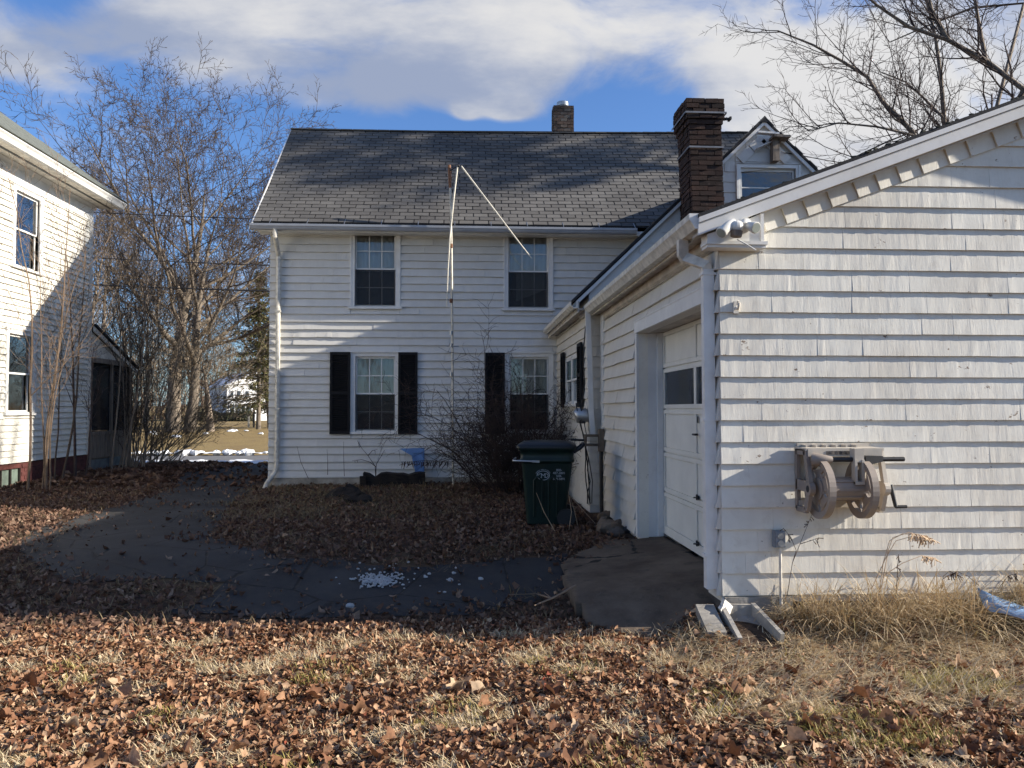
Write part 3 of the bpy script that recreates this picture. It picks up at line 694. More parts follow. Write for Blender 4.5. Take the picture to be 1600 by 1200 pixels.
# roof
EX0, EX1 = -4.27, 7.15; EY = 16.26
mb = MB(); sl = (RZL - EZ) / (19.7 - EY)
def roofpt(x, t, lift=0.0):
    """t: 0 at the eave, 1 at the ridge of the yard side"""
    rz = RZL + (RZR - RZL) * (x - EX0) / (EX1 - EX0) - .05 * math.sin(math.pi * (x - EX0) / (EX1 - EX0)); y = EY + (19.7 - EY) * t
    return Vector((x, y, EZ + (rz - EZ) * t)) + Vector((0, -.67, .74)) * (lift - .03 * math.sin(math.pi * t) * (.6 + .4 * math.sin(x * 1.1)))
xs = np.linspace(EX0, EX1, 13); ts = np.linspace(0, 1, 7); vs = []; fs = []
for dz in (0, -.10):
    for t in ts:
        for x in xs: vs.append(roofpt(x, t) + Z * dz)
    base = 0 if dz == 0 else 13 * 7
    for i in range(6):
        for j in range(12):
            q_ = (base + i * 13 + j, base + i * 13 + j + 1, base + (i + 1) * 13 + j + 1, base + (i + 1) * 13 + j); fs.append(q_ if dz == 0 else q_[::-1])
o_ = 91
for i in range(6): fs += [(i * 13, (i + 1) * 13, o_ + (i + 1) * 13, o_ + i * 13), (i * 13 + 12, o_ + i * 13 + 12, o_ + (i + 1) * 13 + 12, (i + 1) * 13 + 12)]
for j in range(12): fs += [(j, o_ + j, o_ + j + 1, j + 1)]
mb.add(vs, fs)
mb.add([(EX0, 19.7, RZL), (EX1, 19.7, RZR), (EX1, 23.1, EZ), (EX0, 23.1, EZ), (EX0, 19.7, RZL - .1), (EX1, 19.7, RZR - .1), (EX1, 23.1, EZ - .1), (EX0, 23.1, EZ - .1)], [(0, 1, 2, 3), (7, 6, 5, 4), (3, 2, 6, 7), (0, 3, 7, 4), (1, 5, 6, 2)])
roof = mb.build('roof', 'roof_dark', house)
tabm = []
for i in range(4):
    q_ = random.Random(40 + i); e = [q_.uniform(-.03, .03) for _ in range(4)]
    mb = MB(); mb.add([(-.5, 0, -.02 + e[0]), (.5, 0, -.02 + e[1]), (.5, 0, 1.1), (-.5, 0, 1.1), (-.5, -1, -.02 + e[0]), (.5, -1, -.02 + e[1]), (.5, -.25, 1.1), (-.5, -.25, 1.1)], [(4, 5, 6, 7), (0, 1, 5, 4), (1, 2, 6, 5), (3, 0, 4, 7)]); tabm.append(mb.mesh('roof_shingle', 'roof_tab'))
NR = 30; q_ = random.Random(77); many = MB(); cnt_ = 0
for r_ in range(NR):
    x = EX0 + (.0 if r_ % 2 else -.15) + q_.uniform(-.02, .02)
    while x < EX1 - .05:
        w = .305; x0, x1 = max(x, EX0), min(x + w, EX1)
        if x1 - x0 > .06:
            xm = (x0 + x1) / 2; p0 = roofpt(xm, r_ / NR, .006); p1 = roofpt(xm, (r_ + 1) / NR, .006); az = p1 - p0; ax_ = (roofpt(x1, (r_ + .5) / NR) - roofpt(x0, (r_ + .5) / NR)) * ((x1 - x0 - .021) / (x1 - x0)); nn = ax_.cross(az).normalized()
            ay = nn * -(.013 * q_.uniform(.8, 1.5)); me = q_.choice(tabm); p0 = p0 + az * q_.uniform(-.03, .03)
            if xm < 4.6 and cnt_ < 300: piece('roof_shingle', me, roof, p0, ax_, ay, az); cnt_ += 1
            else: many.add([p0 + ax_ * v.co.x + ay * v.co.y + az * v.co.z for v in me.vertices], [tuple(f.vertices) for f in me.polygons])
        x += w
many.build('roof_shingle_rows', 'roof_tab_many', roof, kind='stuff')
mb = MB()
for i in range(38):
    x0 = EX0 + i * .30; p = roofpt(min(x0 + .15, EX1), 1, .012); mb.box(x0, x0 + .29, 19.60, 19.80, p.z - .03, p.z - .004)
mb.build('ridge_cap', 'roof_tab_many', roof, kind='stuff')
# eaves
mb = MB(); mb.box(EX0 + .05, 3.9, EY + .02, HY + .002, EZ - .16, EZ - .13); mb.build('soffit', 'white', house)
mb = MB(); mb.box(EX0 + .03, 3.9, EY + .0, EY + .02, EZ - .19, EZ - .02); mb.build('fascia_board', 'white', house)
mb = MB(); mb.prism([(EY - .02, EZ - .06), (EY - .02, EZ - .17), (EY - .09, EZ - .17), (EY - .125, EZ - .10), (EY - .125, EZ - .055), (EY - .11, EZ - .055), (EY - .11, EZ - .14), (EY - .03, EZ - .15), (EY - .03, EZ - .06)], 0, EX0 - .04, 3.52)
mb.box(EX0 - .043, EX0 - .036, EY - .125, EY - .02, EZ - .17, EZ - .06); mb.box(3.516, 3.523, EY - .125, EY - .02, EZ - .17, EZ - .06)
gut = mb.build('gutter', 'alu', house)
for i in range(11):
    mb = MB(); x = EX0 + .35 + i * .74; mb.bar((x, EY - .12, EZ - .05), (x, EY + .10, EZ + .10), .012, .004); mb.build('gutter_hanger', 'galv', gut)
mb = MB()
for pth in ([(EX0 - .02, EZ - .04), (19.7, 0)],): pass
for sgn, ya, yb in ((1, EY - .02, 19.7), (-1, 23.1, 19.7)):
    mb.add([(EX0 - .025, ya, EZ - .20), (EX0 + .0, ya, EZ - .20), (EX0 + .0, ya, EZ - .015), (EX0 - .025, ya, EZ - .015), (EX0 - .025, yb, RZL - .20), (EX0, yb, RZL - .20), (EX0, yb, RZL - .015), (EX0 - .025, yb, RZL - .015)], [(0, 1, 2, 3), (4, 7, 6, 5), (0, 4, 5, 1), (1, 5, 6, 2), (2, 6, 7, 3), (3, 7, 4, 0)])
mb.build('rake_board', 'white', house)
dx_ = wx(436)
mb = MB(); mb.tube([(dx_ + .02, EY - .06, EZ - .15), (dx_ + .02, EY - .05, EZ - .30), (dx_, HY - .09, EZ - .62), (dx_, HY - .09, 4.2), (dx_, HY - .09, .42), (dx_ - .04, HY - .12, .30), (dx_ - .16, HY - .22, .12), (dx_ - .20, HY - .25, .0)], .048, 8, smooth=False)
ds = mb.build('downspout', 'gutter_white', house)
for z in (1.6, 3.6):
    mb = MB(); mb.box(dx_ - .06, dx_ + .06, HY - .145, HY - .02, z, z + .03); mb.build('strap', 'gutter_white', ds)
# chimney on the ridge
CXa, CXb = P(865, 180, Y=19.75).x, P(897, 180, Y=19.75).x; CYa, CYb = 19.75, 20.25; ctop = P(880, 165, Y=19.75).z
mb = MB(); mb.box(CXa + .012, CXb - .012, CYa + .012, CYb - .012, 8.2, ctop - .02); chim = mb.build('chimney', 'mortar', house)
def brick_meshes(mat, k=5):
    out = []
    for i in range(k):
        q = random.Random(60 + i); e = lambda: q.uniform(-.025, .025); vs = []
        for z in (-.5, .5):
            for x, y in ((-.5, -.5), (.5, -.5), (.5, .5), (-.5, .5)): vs.append((x + e(), y + e() * 2, z + e() * 2))
        out.append(MB().add(vs, [(0, 3, 2, 1), (4, 5, 6, 7), (0, 1, 5, 4), (1, 2, 6, 5), (2, 3, 7, 6), (3, 0, 4, 7)]).mesh('brick', mat))
    return out
def lay_bricks(parent, x0, x1, y0, y1, z0, z1, ch_, bl, bd, meshes, q, lean=0.0, zlean=0.0, flare=None):
    n = int(round((z1 - z0) / ch_))
    for c in range(n):
        z = z0 + (c + .5) * ch_; off = lean * (z - zlean); ex = flare(c, n) if flare else 0
        a0, a1, b0, b1 = x0 - ex, x1 + ex, y0 - ex, y1 + ex
        for side in range(4):
            ln = (a1 - a0) if side % 2 == 0 else (b1 - b0) - 2 * bd
            k = max(2, int(round(ln / bl))); cuts = [0] + [ln * (i + (.5 if c % 2 else 0)) / k for i in range(1 if not c % 2 else 0, k)] + [ln]
            if c % 2: cuts = sorted(set([0] + [ln * (i + .5) / k for i in range(k)] + [ln]))
            for s0, s1 in zip(cuts[:-1], cuts[1:]):
                m = (s0 + s1) / 2; w = s1 - s0 - .010
                if side == 0: p, ax_, ay = (a0 + m + off, b0 + bd / 2, z), X, Yv
                elif side == 2: p, ax_, ay = (a0 + m + off, b1 - bd / 2, z), -X, -Yv
                elif side == 1: p, ax_, ay = (a1 - bd / 2 + off, b0 + bd + m, z), Yv, -X
                else: p, ax_, ay = (a0 + bd / 2 + off, b0 + bd + m, z), -Yv, X
                p = Vector(p) - ay * q.uniform(-.006, .010)
                piece('brick', q.choice(meshes), parent, p, ax_ * w, ay * bd, Z * (ch_ - .010))
lay_bricks(chim, CXa, CXb, CYa, CYb, 8.34, ctop, .082, .2, .09, brick_meshes('brick_grey'), random.Random(3))
mb = MB(); cx_, cy_ = (CXa + CXb) / 2, (CYa + CYb) / 2; mb.tube([(cx_, cy_, ctop - .05), (cx_, cy_, ctop + .07)], .13, 16); mb.tube([(cx_, cy_, ctop + .07), (cx_, cy_, ctop + .10), (cx_, cy_, ctop + .17)], [.15, .155, .15], 16); mb.build('flue_cap', 'galv', chim)
mb = MB(); mb.box(CXa - .03, CXb + .03, CYa - .05, CYa - .004, 8.33, 8.48); mb.build('flashing', 'galv', chim)

# ================================================================== WING (the one-and-a-half storey ell)
WX0, WX1, WY = 1.93, 7.35, 12.4; AX, AZ = P(1195, 187, Y=12.32).x, P(1195, 187, Y=12.32).z; EVX = 1.70; SLP = .955; EVZ = AZ - SLP * (AX - EVX)
wing = empty('house_wing', (4.6, 14.5, 0), 'white gabled wing with black roof edge joining the house to the garage', 'house')
GW = (P(1157, 300, Y=WY).x, P(1243, 300, Y=WY).x, 4.05, P(1200, 264, Y=WY).z)
WW = (13.32, 15.0, 1.72, 2.52)
mb = MB(); wall_cells(mb, 0, WX0 + .004, WX0 + .12, WY, HY - .03, -.1, EVZ + .12, [WW])
wall_cells(mb, 1, WY + .004, WY + .12, WX0 + .12, WX1, -.1, 3.35, [])
wall_cells(mb, 1, WY + .004, WY + .12, 3.9, 5.4, 3.35, 5.55, [GW])
mb.prism([(WX0 + .02, 3.35), (3.9, 3.35), (3.9, AZ - SLP * (AX - 3.9) - .06), (WX0 + .02, AZ - SLP * (AX - WX0) - .06)], 1, WY + .004, WY + .12)
mb.prism([(5.4, 3.35), (WX1, 3.35), (WX1, AZ - SLP * (WX1 - AX) - .06), (5.4, AZ - SLP * (5.4 - AX) - .06)], 1, WY + .004, WY + .12)
mb.prism([(3.9, 5.55), (5.4, 5.55), (AX + .0, AZ - .06)] if False else [(3.9, AZ - SLP * (AX - 3.9) - .06), (3.9, AZ - SLP * (AX - 3.9) - .07), (5.4, AZ - SLP * (5.4 - AX) - .07), (5.4, AZ - SLP * (5.4 - AX) - .06), (AX, AZ - .06)], 1, WY + .005, WY + .119)
mb.box(WX1 - .12, WX1, WY + .12, HY - .03, -.1, 3.5)
wwall = mb.build('wall', 'house_shake', wing)
mb = MB(); mb.box(WX0 + .5, WX0 + .55, WY + .2, HY, 0, 3); mb.box(4.15, 5.25, WY + .22, WY + .25, 3.6, 5.45); mb.build('dark_backing', 'dark_room', wing)  # dark sheets added behind the wing panes to stand for unlit rooms
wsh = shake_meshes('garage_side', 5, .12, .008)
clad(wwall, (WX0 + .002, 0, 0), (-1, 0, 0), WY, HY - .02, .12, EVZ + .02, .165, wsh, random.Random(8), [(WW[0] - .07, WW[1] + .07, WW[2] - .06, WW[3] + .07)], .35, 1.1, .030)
clad(wwall, (0, WY + .002, 0), (0, -1, 0), WX0, 2.16, .12, 3.1, .165, wsh, random.Random(9), (), .1, .25, .026)
hs2 = shake_meshes('house_shake', 4, .25, .015)
clad(wwall, (0, WY + .002, 0), (0, -1, 0), 2.6, 6.6, 3.9, AZ - .12, .165, hs2, random.Random(10), [(GW[0] - .08, GW[1] + .08, GW[2], GW[3] + .08)], .3, .7, .016,
     left=lambda z: max(2.2, AX - (AZ - .22 - z) / SLP), right=lambda z: AX + (AZ - .22 - z) / SLP)
window(wing, ((GW[0] + GW[1]) / 2, WY, GW[2]), (0, -1, 0), GW[1] - GW[0], GW[3] - GW[2], 12, grid=(1, 3), cas=.06, upper_curtain=0, lower=None, lower_grid=(1, 2), mid=.4)
# paired window with shutters in the long side
for yc in (13.74, 14.58): window(wing, (WX0, yc, WW[2]), (-1, 0, 0), .74, WW[3] - WW[2], int(yc * 10), grid=(1, 1), cas=.045, upper_curtain=0, lower=None, sill_ext=.0, mid=.5, proud=.075)
for yc in (13.00, 15.30): shutter(wing, (WX0 - .042, yc, 1.64), (-1, 0, 0), .44, 1.05)
# roof slabs with black edge
mb = MB()
for sg in (-1, 1):
    ex = AX + sg * (AX - EVX); yb = 17.25; yc0 = HY + .1
    p = [(ex, 12.32, EVZ), (AX, 12.32, AZ), (AX, yb, AZ), (ex, 16.62, EVZ)]; n_ = Vector((sg * SLP, 0, 1)).normalized() * .028
    vs = [Vector(a) for a in p] + [Vector(a) + n_ for a in p]
    f = [(0, 1, 2, 3), (7, 6, 5, 4), (0, 4, 5, 1), (3, 7, 4, 0), (2, 6, 7, 3), (1, 5, 6, 2)]
    mb.add(vs, f if sg > 0 else [t[::-1] for t in f])
mb.prism([(AX - .09, AZ - .04), (AX + .09, AZ - .04), (AX, AZ + .065)], 1, 12.315, 17.2); wroof = mb.build('roof', 'roof_dark', wing)
mb = MB()
for sg in (-1, 1):
    q_ = random.Random(5 + sg); n_ = Vector((sg * SLP, 0, 1)).normalized()
    d_ = Vector((-sg * 1, 0, SLP)).normalized(); L_ = (AX - EVX) * math.hypot(1, SLP)
    for r_ in range(26):
        y = 12.31 + (.0 if r_ % 2 else .15)
        while y < 16.9:
            b0 = Vector((AX + sg * (AX - EVX), y, EVZ)) + n_ * .034 + d_ * (L_ * r_ / 26)
            mb.obox(b0 + d_ * (L_ / 52) + Yv * .145, d_, Yv, n_, L_ / 52 + .01, .142, .006); y += .3
mb.build('roof_shingle_rows', 'roof_tab_many', wroof, kind='stuff')
for sg in (-1, 1):
    mb = MB(); ex = AX + sg * (AX - EVX - .02)
    mb.prism([(ex, EVZ + .0 - .01), (AX, AZ - .012), (AX, AZ - .075), (ex, EVZ - .075)], 1, 12.335, 12.365); mb.build('rake_board', 'white_peel', wing)
    mb = MB(); mb.prism([(ex, EVZ - .03), (AX, AZ - .03), (AX, AZ - .06), (ex, EVZ - .06)], 1, 12.365, WY + .004); mb.build('rake_soffit', 'soffit', wing)
mb = MB(); zg = EVZ - .03
mb.prism([(EVX + .03, zg), (EVX + .03, zg - .10), (EVX - .03, zg - .11), (EVX - .085, zg - .06), (EVX - .085, zg + .0), (EVX - .07, zg), (EVX - .07, zg - .05), (EVX - .03, zg - .09), (EVX + .01, zg - .08), (EVX + .01, zg)], 1, 12.22, 16.56); wgut = mb.build('gutter', 'gutter_white', wing, label='stained and mossy gutter along the wing eave')
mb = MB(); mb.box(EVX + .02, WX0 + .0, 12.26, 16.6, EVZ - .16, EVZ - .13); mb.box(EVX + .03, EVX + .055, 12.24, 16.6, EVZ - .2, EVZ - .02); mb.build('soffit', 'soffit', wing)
# strip shingles under the gable peak, laid along the rakes
for sg in (-1, 1):
    d_ = Vector((-sg, 0, SLP)).normalized(); nz = Vector((sg * SLP, 0, 1)).normalized()
    for i in range(2):
        c = Vector((AX, WY - .026, AZ - .27)) - d_ * (.14 + i * .27) ; mb = MB(); mb.obox(c, d_, Yv, nz, .125, .011, .075); mb.build('rake_shingle', 'house_shake', wing)
# big brick chimney
KX0, KX1, KY0, KY1 = 3.40, 3.895, 11.72, 12.385; KT = P(1100, 158, Y=11.75).z
mb = MB(); mb.add([(KX0 + .02 + d + e, y, z) for z, d in ((3.5, .026), (KT - .03, -.058)) for y in (KY0 + .02, KY1 - .02) for e in (0, .455)], [(0, 1, 5, 4), (1, 3, 7, 5), (3, 2, 6, 7), (2, 0, 4, 6), (4, 5, 7, 6)]); big = mb.build('chimney', 'mortar', wing, label='leaning dark red brick chimney with metal straps')
lay_bricks(big, KX0, KX1, KY0, KY1, 3.95, KT, .0775, .215, .095, brick_meshes('brick'), random.Random(4), -.032, 4.3, flare=lambda c, n: .045 if c >= n - 4 else (.02 if c == n - 5 else 0))
for zc in (P(1100, 179, Y=11.75).z, P(1100, 231, Y=11.75).z):
    off = -.032 * (zc - 4.3); a0, a1, b0, b1 = KX0 - .012 + off, KX1 + .012 + off, KY0 - .012, KY1 + .012
    if zc > 5.8: a0 -= .0; 
    mb = MB(); e = .052 if zc > KT - .33 else .004
    mb.box(a0 - e, a1 + e, b0 - e - .006, b0 - e, zc - .013, zc + .013); mb.box(a0 - e - .006, a0 - e, b0 - e, b1 + e, zc - .013, zc + .013); mb.box(a1 + e, a1 + e + .006, b0 - e, b1 + e, zc - .013, zc + .013); mb.build('metal_strap', 'strap', big)
zc = P(1100, 182, Y=11.75).z; mb = MB(); mb.box(KX1 - .08, KX1 + .13, KY0 + .1, KY0 + .13, zc - .018, zc + .018); mb.box(KX1 + .10, KX1 + .13, KY0 + .06, KY0 + .17, zc - .022, zc + .022); mb.tube([(KX1 + .05, KY0 + .06, zc), (KX1 + .05, KY0 + .17, zc)], .01, 6); mb.build('antenna_bracket', 'black', big)
# exhaust hood
hc = P(911, 650, X=WX0 - .10); mb = MB(); mb.tube([(WX0 + .0, hc.y, hc.z), (WX0 - .06, hc.y, hc.z)], .10, 14); mb.tube([(WX0 - .06, hc.y, hc.z), (WX0 - .2, hc.y, hc.z + .01), (WX0 - .225, hc.y, hc.z)], [.125, .12, .08], 14); mb.build('vent_hood', 'galv', wing, label='round silver exhaust hood')

# ================================================================== GARAGE
GX0, GX1, GY0, GY1 = 2.13, 8.5, 6.58, 12.36; RY = 6.40
pa, pb = P(1100, 331, Y=RY), P(1600, 150, Y=RY); SG = (pb.z - pa.z) / (pb.x - pa.x); RDX = 5.32
def rz_(x): return pa.z + SG * (x - pa.x) if x <= RDX else pa.z + SG * (2 * RDX - x - pa.x)
garage = empty('garage', (5.2, 9.4, 0), 'white shingled garage with low gable roof and panelled door in its long side', 'garage')
OY0, OY1, OZ = 6.96, 9.75, P(998, 520, X=GX0).z; DX = 2.43
mb = MB(); wall_cells(mb, 0, GX0 + .004, GX0 + .12, GY0 + .1, GY1, .0, 3.12, [(OY0, OY1, -.1, OZ)])
mb.prism([(GX0 + .006, .0), (GX1, .0), (GX1, rz_(GX1) - .16), (RDX, rz_(RDX) - .16), (GX0 + .006, rz_(GX0) - .16)], 1, GY0 + .004, GY0 + .1)
mb.prism([(GX0 + .12, .0), (GX1, .0), (GX1, rz_(GX1) - .16), (RDX, rz_(RDX) - .16), (GX0 + .12, rz_(GX0) - .16)], 1, GY1 - .1, GY1)
mb.box(GX1 - .1, GX1, GY0 + .1, GY1 - .1, 0, 3.0)
gwall = mb.build('wall', 'garage_shake', garage)
mb = MB(); mb.box(GX0 + .4, GX1 - .1, GY0 + .1, GY1 - .1, -.02, .03); mb.build('inner_floor', 'concrete', garage)
fsh = shake_meshes('garage_shake', 8, .07, .004, 5); GSB = P(1147, 930, Y=GY0).z; GEXP = .1815
RET = (GX0, P(1196, 380, Y=RY).x, P(1160, 382, Y=RY).z)   # boxed eave return
def gl_(z): return GX0 if z + GEXP * .6 < rz_(GX0) - .3 else max(GX0, pa.x + (z + .16 - pa.z) / SG)
def gr_(z): return 2 * RDX - gl_(z) if gl_(z) > GX0 + .01 else GX1
clad(gwall, (0, GY0 + .002, 0), (0, -1, 0), GX0 - .004, GX1, GSB, 4.25, GEXP, fsh, random.Random(21), [(GX0 - .1, RET[1] + .005, RET[2] - .005, 3.6)], .18, .50, .021, left=gl_, right=gr_, stuff=lambda a, b: a > 5.25, limit=300, jitter=.0012, gap=.0012, tv=.05)
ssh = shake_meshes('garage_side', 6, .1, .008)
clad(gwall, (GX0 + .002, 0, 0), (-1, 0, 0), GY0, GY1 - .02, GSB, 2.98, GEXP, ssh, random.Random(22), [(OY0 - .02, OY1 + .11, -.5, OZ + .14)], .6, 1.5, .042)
# frieze of shingles laid along the rake
d_ = Vector((1, 0, SG)).normalized(); nz = Vector((-SG, 0, 1)).normalized(); rk = MB(); q_ = random.Random(31)
k0 = Vector((RET[1] + .02, GY0 - .02, rz_(RET[1]) - .248)); L_ = (RDX - RET[1]) / d_.x; s_ = 0.02
rme = MB().add([(-.5, -1, -.5), (.5, -.2, -.5), (.5, -.2, .5), (-.5, -1, .5), (-.5, 1, -.5), (.5, 1, -.5), (.5, 1, .5), (-.5, 1, .5)], [(0, 1, 2, 3), (5, 4, 7, 6), (4, 0, 3, 7), (1, 5, 6, 2), (4, 5, 1, 0), (3, 2, 6, 7)]).mesh('rake_shingle', 'garage_shake')
while s_ < L_ - .1:
    w = q_.uniform(.19, .27); c = k0 + d_ * (s_ + w / 2); piece('rake_shingle', rme, garage, c, d_ * (w - .004), Yv * .024, nz * .15); s_ += w
while s_ < 2 * L_: # the far slope, out of frame
    w = .24; t_ = s_ - L_; dd = Vector((1, 0, -SG)).normalized(); c = Vector((RDX, GY0 - .02, rz_(RDX) - .248)) + dd * (t_ + w / 2)
    if c.x > GX1 - .1: break
    piece('rake_shingle', rme, garage, c, dd * (w - .004), Yv * .024, Vector((SG, 0, 1)).normalized() * .15); s_ += w
# roof
mb = MB()
for sg in (0, 1):
    xe = 1.90 if sg == 0 else 2 * RDX - 1.90
    p = [(xe, RY - .02, rz_(1.90)), (RDX, RY - .02, rz_(RDX)), (RDX, GY1 + .01, rz_(RDX)), (xe, GY1 + .01, rz_(1.90))]; vs = [Vector(a) for a in p] + [Vector(a) - Z * .03 for a in p]
    f = [(0, 1, 2, 3), (7, 6, 5, 4), (0, 4, 5, 1), (3, 7, 4, 0), (2, 6, 7, 3)]; mb.add(vs, f if sg == 0 else [t[::-1] for t in f])
groof = mb.build('roof', 'roof_dark', garage)
mb = MB(); q_ = random.Random(12)
for i in range(46):
    x = q_.uniform(3.2, RDX); x = x if q_.random() > .3 else q_.uniform(2.0, 3.2); mb.lump((x, RY + q_.uniform(-.02, .08), rz_(x) + .002), q_.uniform(.008, .022), i, 6, 4, .4, (1.3, 1, .7))
mb.build('roof_moss', 'moss', groof, kind='stuff')
for sg in (0, 1):
    f_ = (lambda x: x) if sg == 0 else (lambda x: 2 * RDX - x)
    e0 = 1.90 if sg == 0 else 1.95
    for nm, top, bot, y0, y1, mt in (('crown_board', .032, .075, RY - .03, RY + .02, 'white_peel'), ('rake_board', .078, .175, RY - .008, RY + .02, 'white_peel'), ('rake_soffit', .150, .172, RY + .02, GY0 - .002, 'rake_soffit'), ('frieze_molding', .172, .186, GY0 - .045, GY0 - .002, 'white')):
        mb = MB(); xx = e0 if nm != 'frieze_molding' else RET[1]
        pts_ = [(f_(xx), rz_(xx) - top), (RDX, rz_(RDX) - top), (RDX, rz_(RDX) - bot), (f_(xx), rz_(xx) - bot)]
        mb.prism(pts_, 1, y0, y1); mb.build(nm, mt, garage)
# boxed return at the corner
x0, x1, z0 = 1.985, RET[1], RET[2]; zt = rz_(x1) - .18
mb = MB(); mb.prism([(x0, z0 + .03), (x1, z0 + .03), (x1, zt), (GX0 + .02, rz_(GX0) - .19), (x0, rz_(x0) - .19)], 1, RY + .03, GY0 + .02); mb.build('eave_return', 'white', garage)
mb = MB(); mb.box(x0 - .015, x1 + .02, RY - .0, GY0 - .002, z0 + .002, z0 + .03); mb.box(x0 - .005, x1 + .01, RY + .015, GY0 - .002, z0 - .022, z0 + .002); mb.box(x1 - .03, x1 - .004, RY + .018, RY + .03, z0 + .03, zt - .01); mb.build('return_molding', 'white', garage)
# side eave: soffit with stains, fascia, gutter, downspout
ez = rz_(1.93)
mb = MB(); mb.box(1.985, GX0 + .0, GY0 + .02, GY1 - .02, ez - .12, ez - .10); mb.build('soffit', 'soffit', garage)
mb = MB(); mb.box(1.96, 1.985, RY + .02, GY1 - .02, ez - .15, ez - .02); mb.build('fascia_board', 'white_dirty', garage)
mb = MB(); mb.prism([(GX0 - .028, ez - .12), (GX0 - .028, ez - .20), (GX0 - .002, ez - .22), (GX0 - .002, ez - .12)], 1, GY0 + .03, GY1 - .05); mb.build('bed_molding', 'soffit', garage)
gx = 1.955; zg = ez - .005; GYE = P(905, 500, X=1.86).y
mb = MB(); prof = [(gx, zg), (gx, zg - .125), (gx - .075, zg - .125), (gx - .105, zg - .075), (gx - .125, zg - .05), (gx - .125, zg + .0), (gx - .112, zg), (gx - .112, zg - .04), (gx - .07, zg - .112), (gx - .012, zg - .112), (gx - .012, zg)]
mb.prism(prof, 1, RY + .02, GYE); ggut = mb.build('gutter', 'gutter_white', garage, label='white gutter with green stains along the garage side')
mb = MB(); cap_ = [(gx, zg), (gx, zg - .125), (gx - .075, zg - .125), (gx - .105, zg - .075), (gx - .125, zg - .05), (gx - .125, zg)]; mb.prism(cap_, 1, RY + .008, RY + .018); mb.build('end_cap', 'white', ggut)
mb = MB(); mb.prism(cap_, 1, GYE, GYE + .008); mb.build('end_cap', 'white', ggut)
for i in range(9):
    y = RY + .5 + i * .6; mb = MB(); mb.bar((gx - .12, y, zg + .002), (gx - .0, y, zg + .01), .02, .005); mb.bar((gx - .1, y, zg), (gx - .1, y, zg + .04), .006, .006); mb.build('gutter_hanger', 'alu', ggut)
dxs, dys = GX0 - .075, GY0 + .09
def duct(mb, pts, w, d):
    pts = [Vector(p) for p in pts]; rings = []
    for i, p in enumerate(pts):
        t = (pts[min(i + 1, len(pts) - 1)] - pts[max(i - 1, 0)]).normalized(); u = Yv; v = t.cross(u).normalized()
        rings.append([p + v * a * w / 2 + u * b * d / 2 for a, b in ((-1, -1), (1, -1), (1, 1), (-1, 1))])
    mb.loft(rings, True, False)
tp = Vector((gx - .06, RY + .46, zg - .125))
mb = MB(); duct(mb, [tp, tp - Z * .13, tp - Z * .17 + X * .03], .085, .075); duct(mb, [tp - Z * .15 + X * .01, Vector((dxs - .02, dys, 2.83)), Vector((dxs, dys, 2.76))], .085, .075); mb.build('downspout_elbow', 'white_dirty', garage)
mb = MB(); duct(mb, [(dxs, dys, 2.79), (dxs + .004, dys, 1.52)], .092, .078); duct(mb, [(dxs + .004, dys, 1.535), (dxs + .012, dys, .10)], .098, .082); gds = mb.build('downspout', 'white', garage, label='white front downspout at the garage corner')
for z in (2.74, 1.5, .37):
    mb = MB(); mb.box(dxs - .055, dxs + .065, dys - .046, dys + .046, z, z + .022); mb.build('strap', 'white', gds)
pt0 = P(915, 500, X=1.90); pt1 = P(925, 640, X=2.0)
mb = MB(); duct(mb, [(1.88, 12.20, pt0.z + .1), (1.885, 12.21, pt0.z), (1.93, 12.23, pt1.z), (1.96, 12.24, 1.2)], .075, .06); mb.build('downspout', 'white', garage, label='leaning rear downspout where garage meets wing')
mb = MB(); mb.add([(GX0 - .035, 12.30, 3.05), (GX0 - .035, 12.05, 3.05), (GX0 - .035, 12.12, 1.9), (GX0 - .03, 12.14, .1), (GX0 - .03, 12.30, .1), (GX0 - .002, 12.30, 3.05), (GX0 - .002, 12.05, 3.05), (GX0 - .002, 12.12, 1.9), (GX0 - .002, 12.14, .1), (GX0 - .002, 12.30, .1)], [(0, 1, 2, 3, 4), (9, 8, 7, 6, 5), (1, 6, 7, 2), (2, 7, 8, 3), (0, 4, 9, 5), (0, 5, 6, 1)]); mb.build('corner_board', 'white', garage)
# door opening: header, jambs, door
mb = MB(); mb.box(GX0 - .03, GX0 + .02, OY0 - .02, OY1 + .11, OZ + .002, OZ + .135); mb.box(GX0 - .036, GX0 + .02, OY0 - .03, OY1 + .12, OZ + .135, OZ + .15); mb.build('door_header', 'white', garage)
mb = MB(); mb.box(GX0 + .02, DX + .05, OY0 - .02, OY1 + .02, OZ + .004, OZ + .03); mb.build('door_head_reveal', 'soffit', garage)
mb = MB(); mb.box(GX0 - .022, DX + .06, OY1 + .002, OY1 + .10, .04, OZ + .002); mb.box(DX - .07, DX - .004, OY1 - .045, OY1 + .002, .05, OZ); mb.build('door_jamb', 'white_peel', garage)
mb = MB(); mb.box(GX0 - .022, DX + .06, OY0 - .02, OY0 - .002, .04, OZ + .002); mb.build('door_jamb', 'white_peel', garage)
def dz(v): return P(1037, v, Y=9.72).z
rows = [dz(835), dz(768), dz(706), dz(640), dz(577), OZ]; ya, ym, yb = OY1 - .03, (OY0 + OY1) / 2, OY0
gd = MB(); gd.box(DX + .02, DX + .05, yb, ya, rows[0] + .01, OZ - .004)
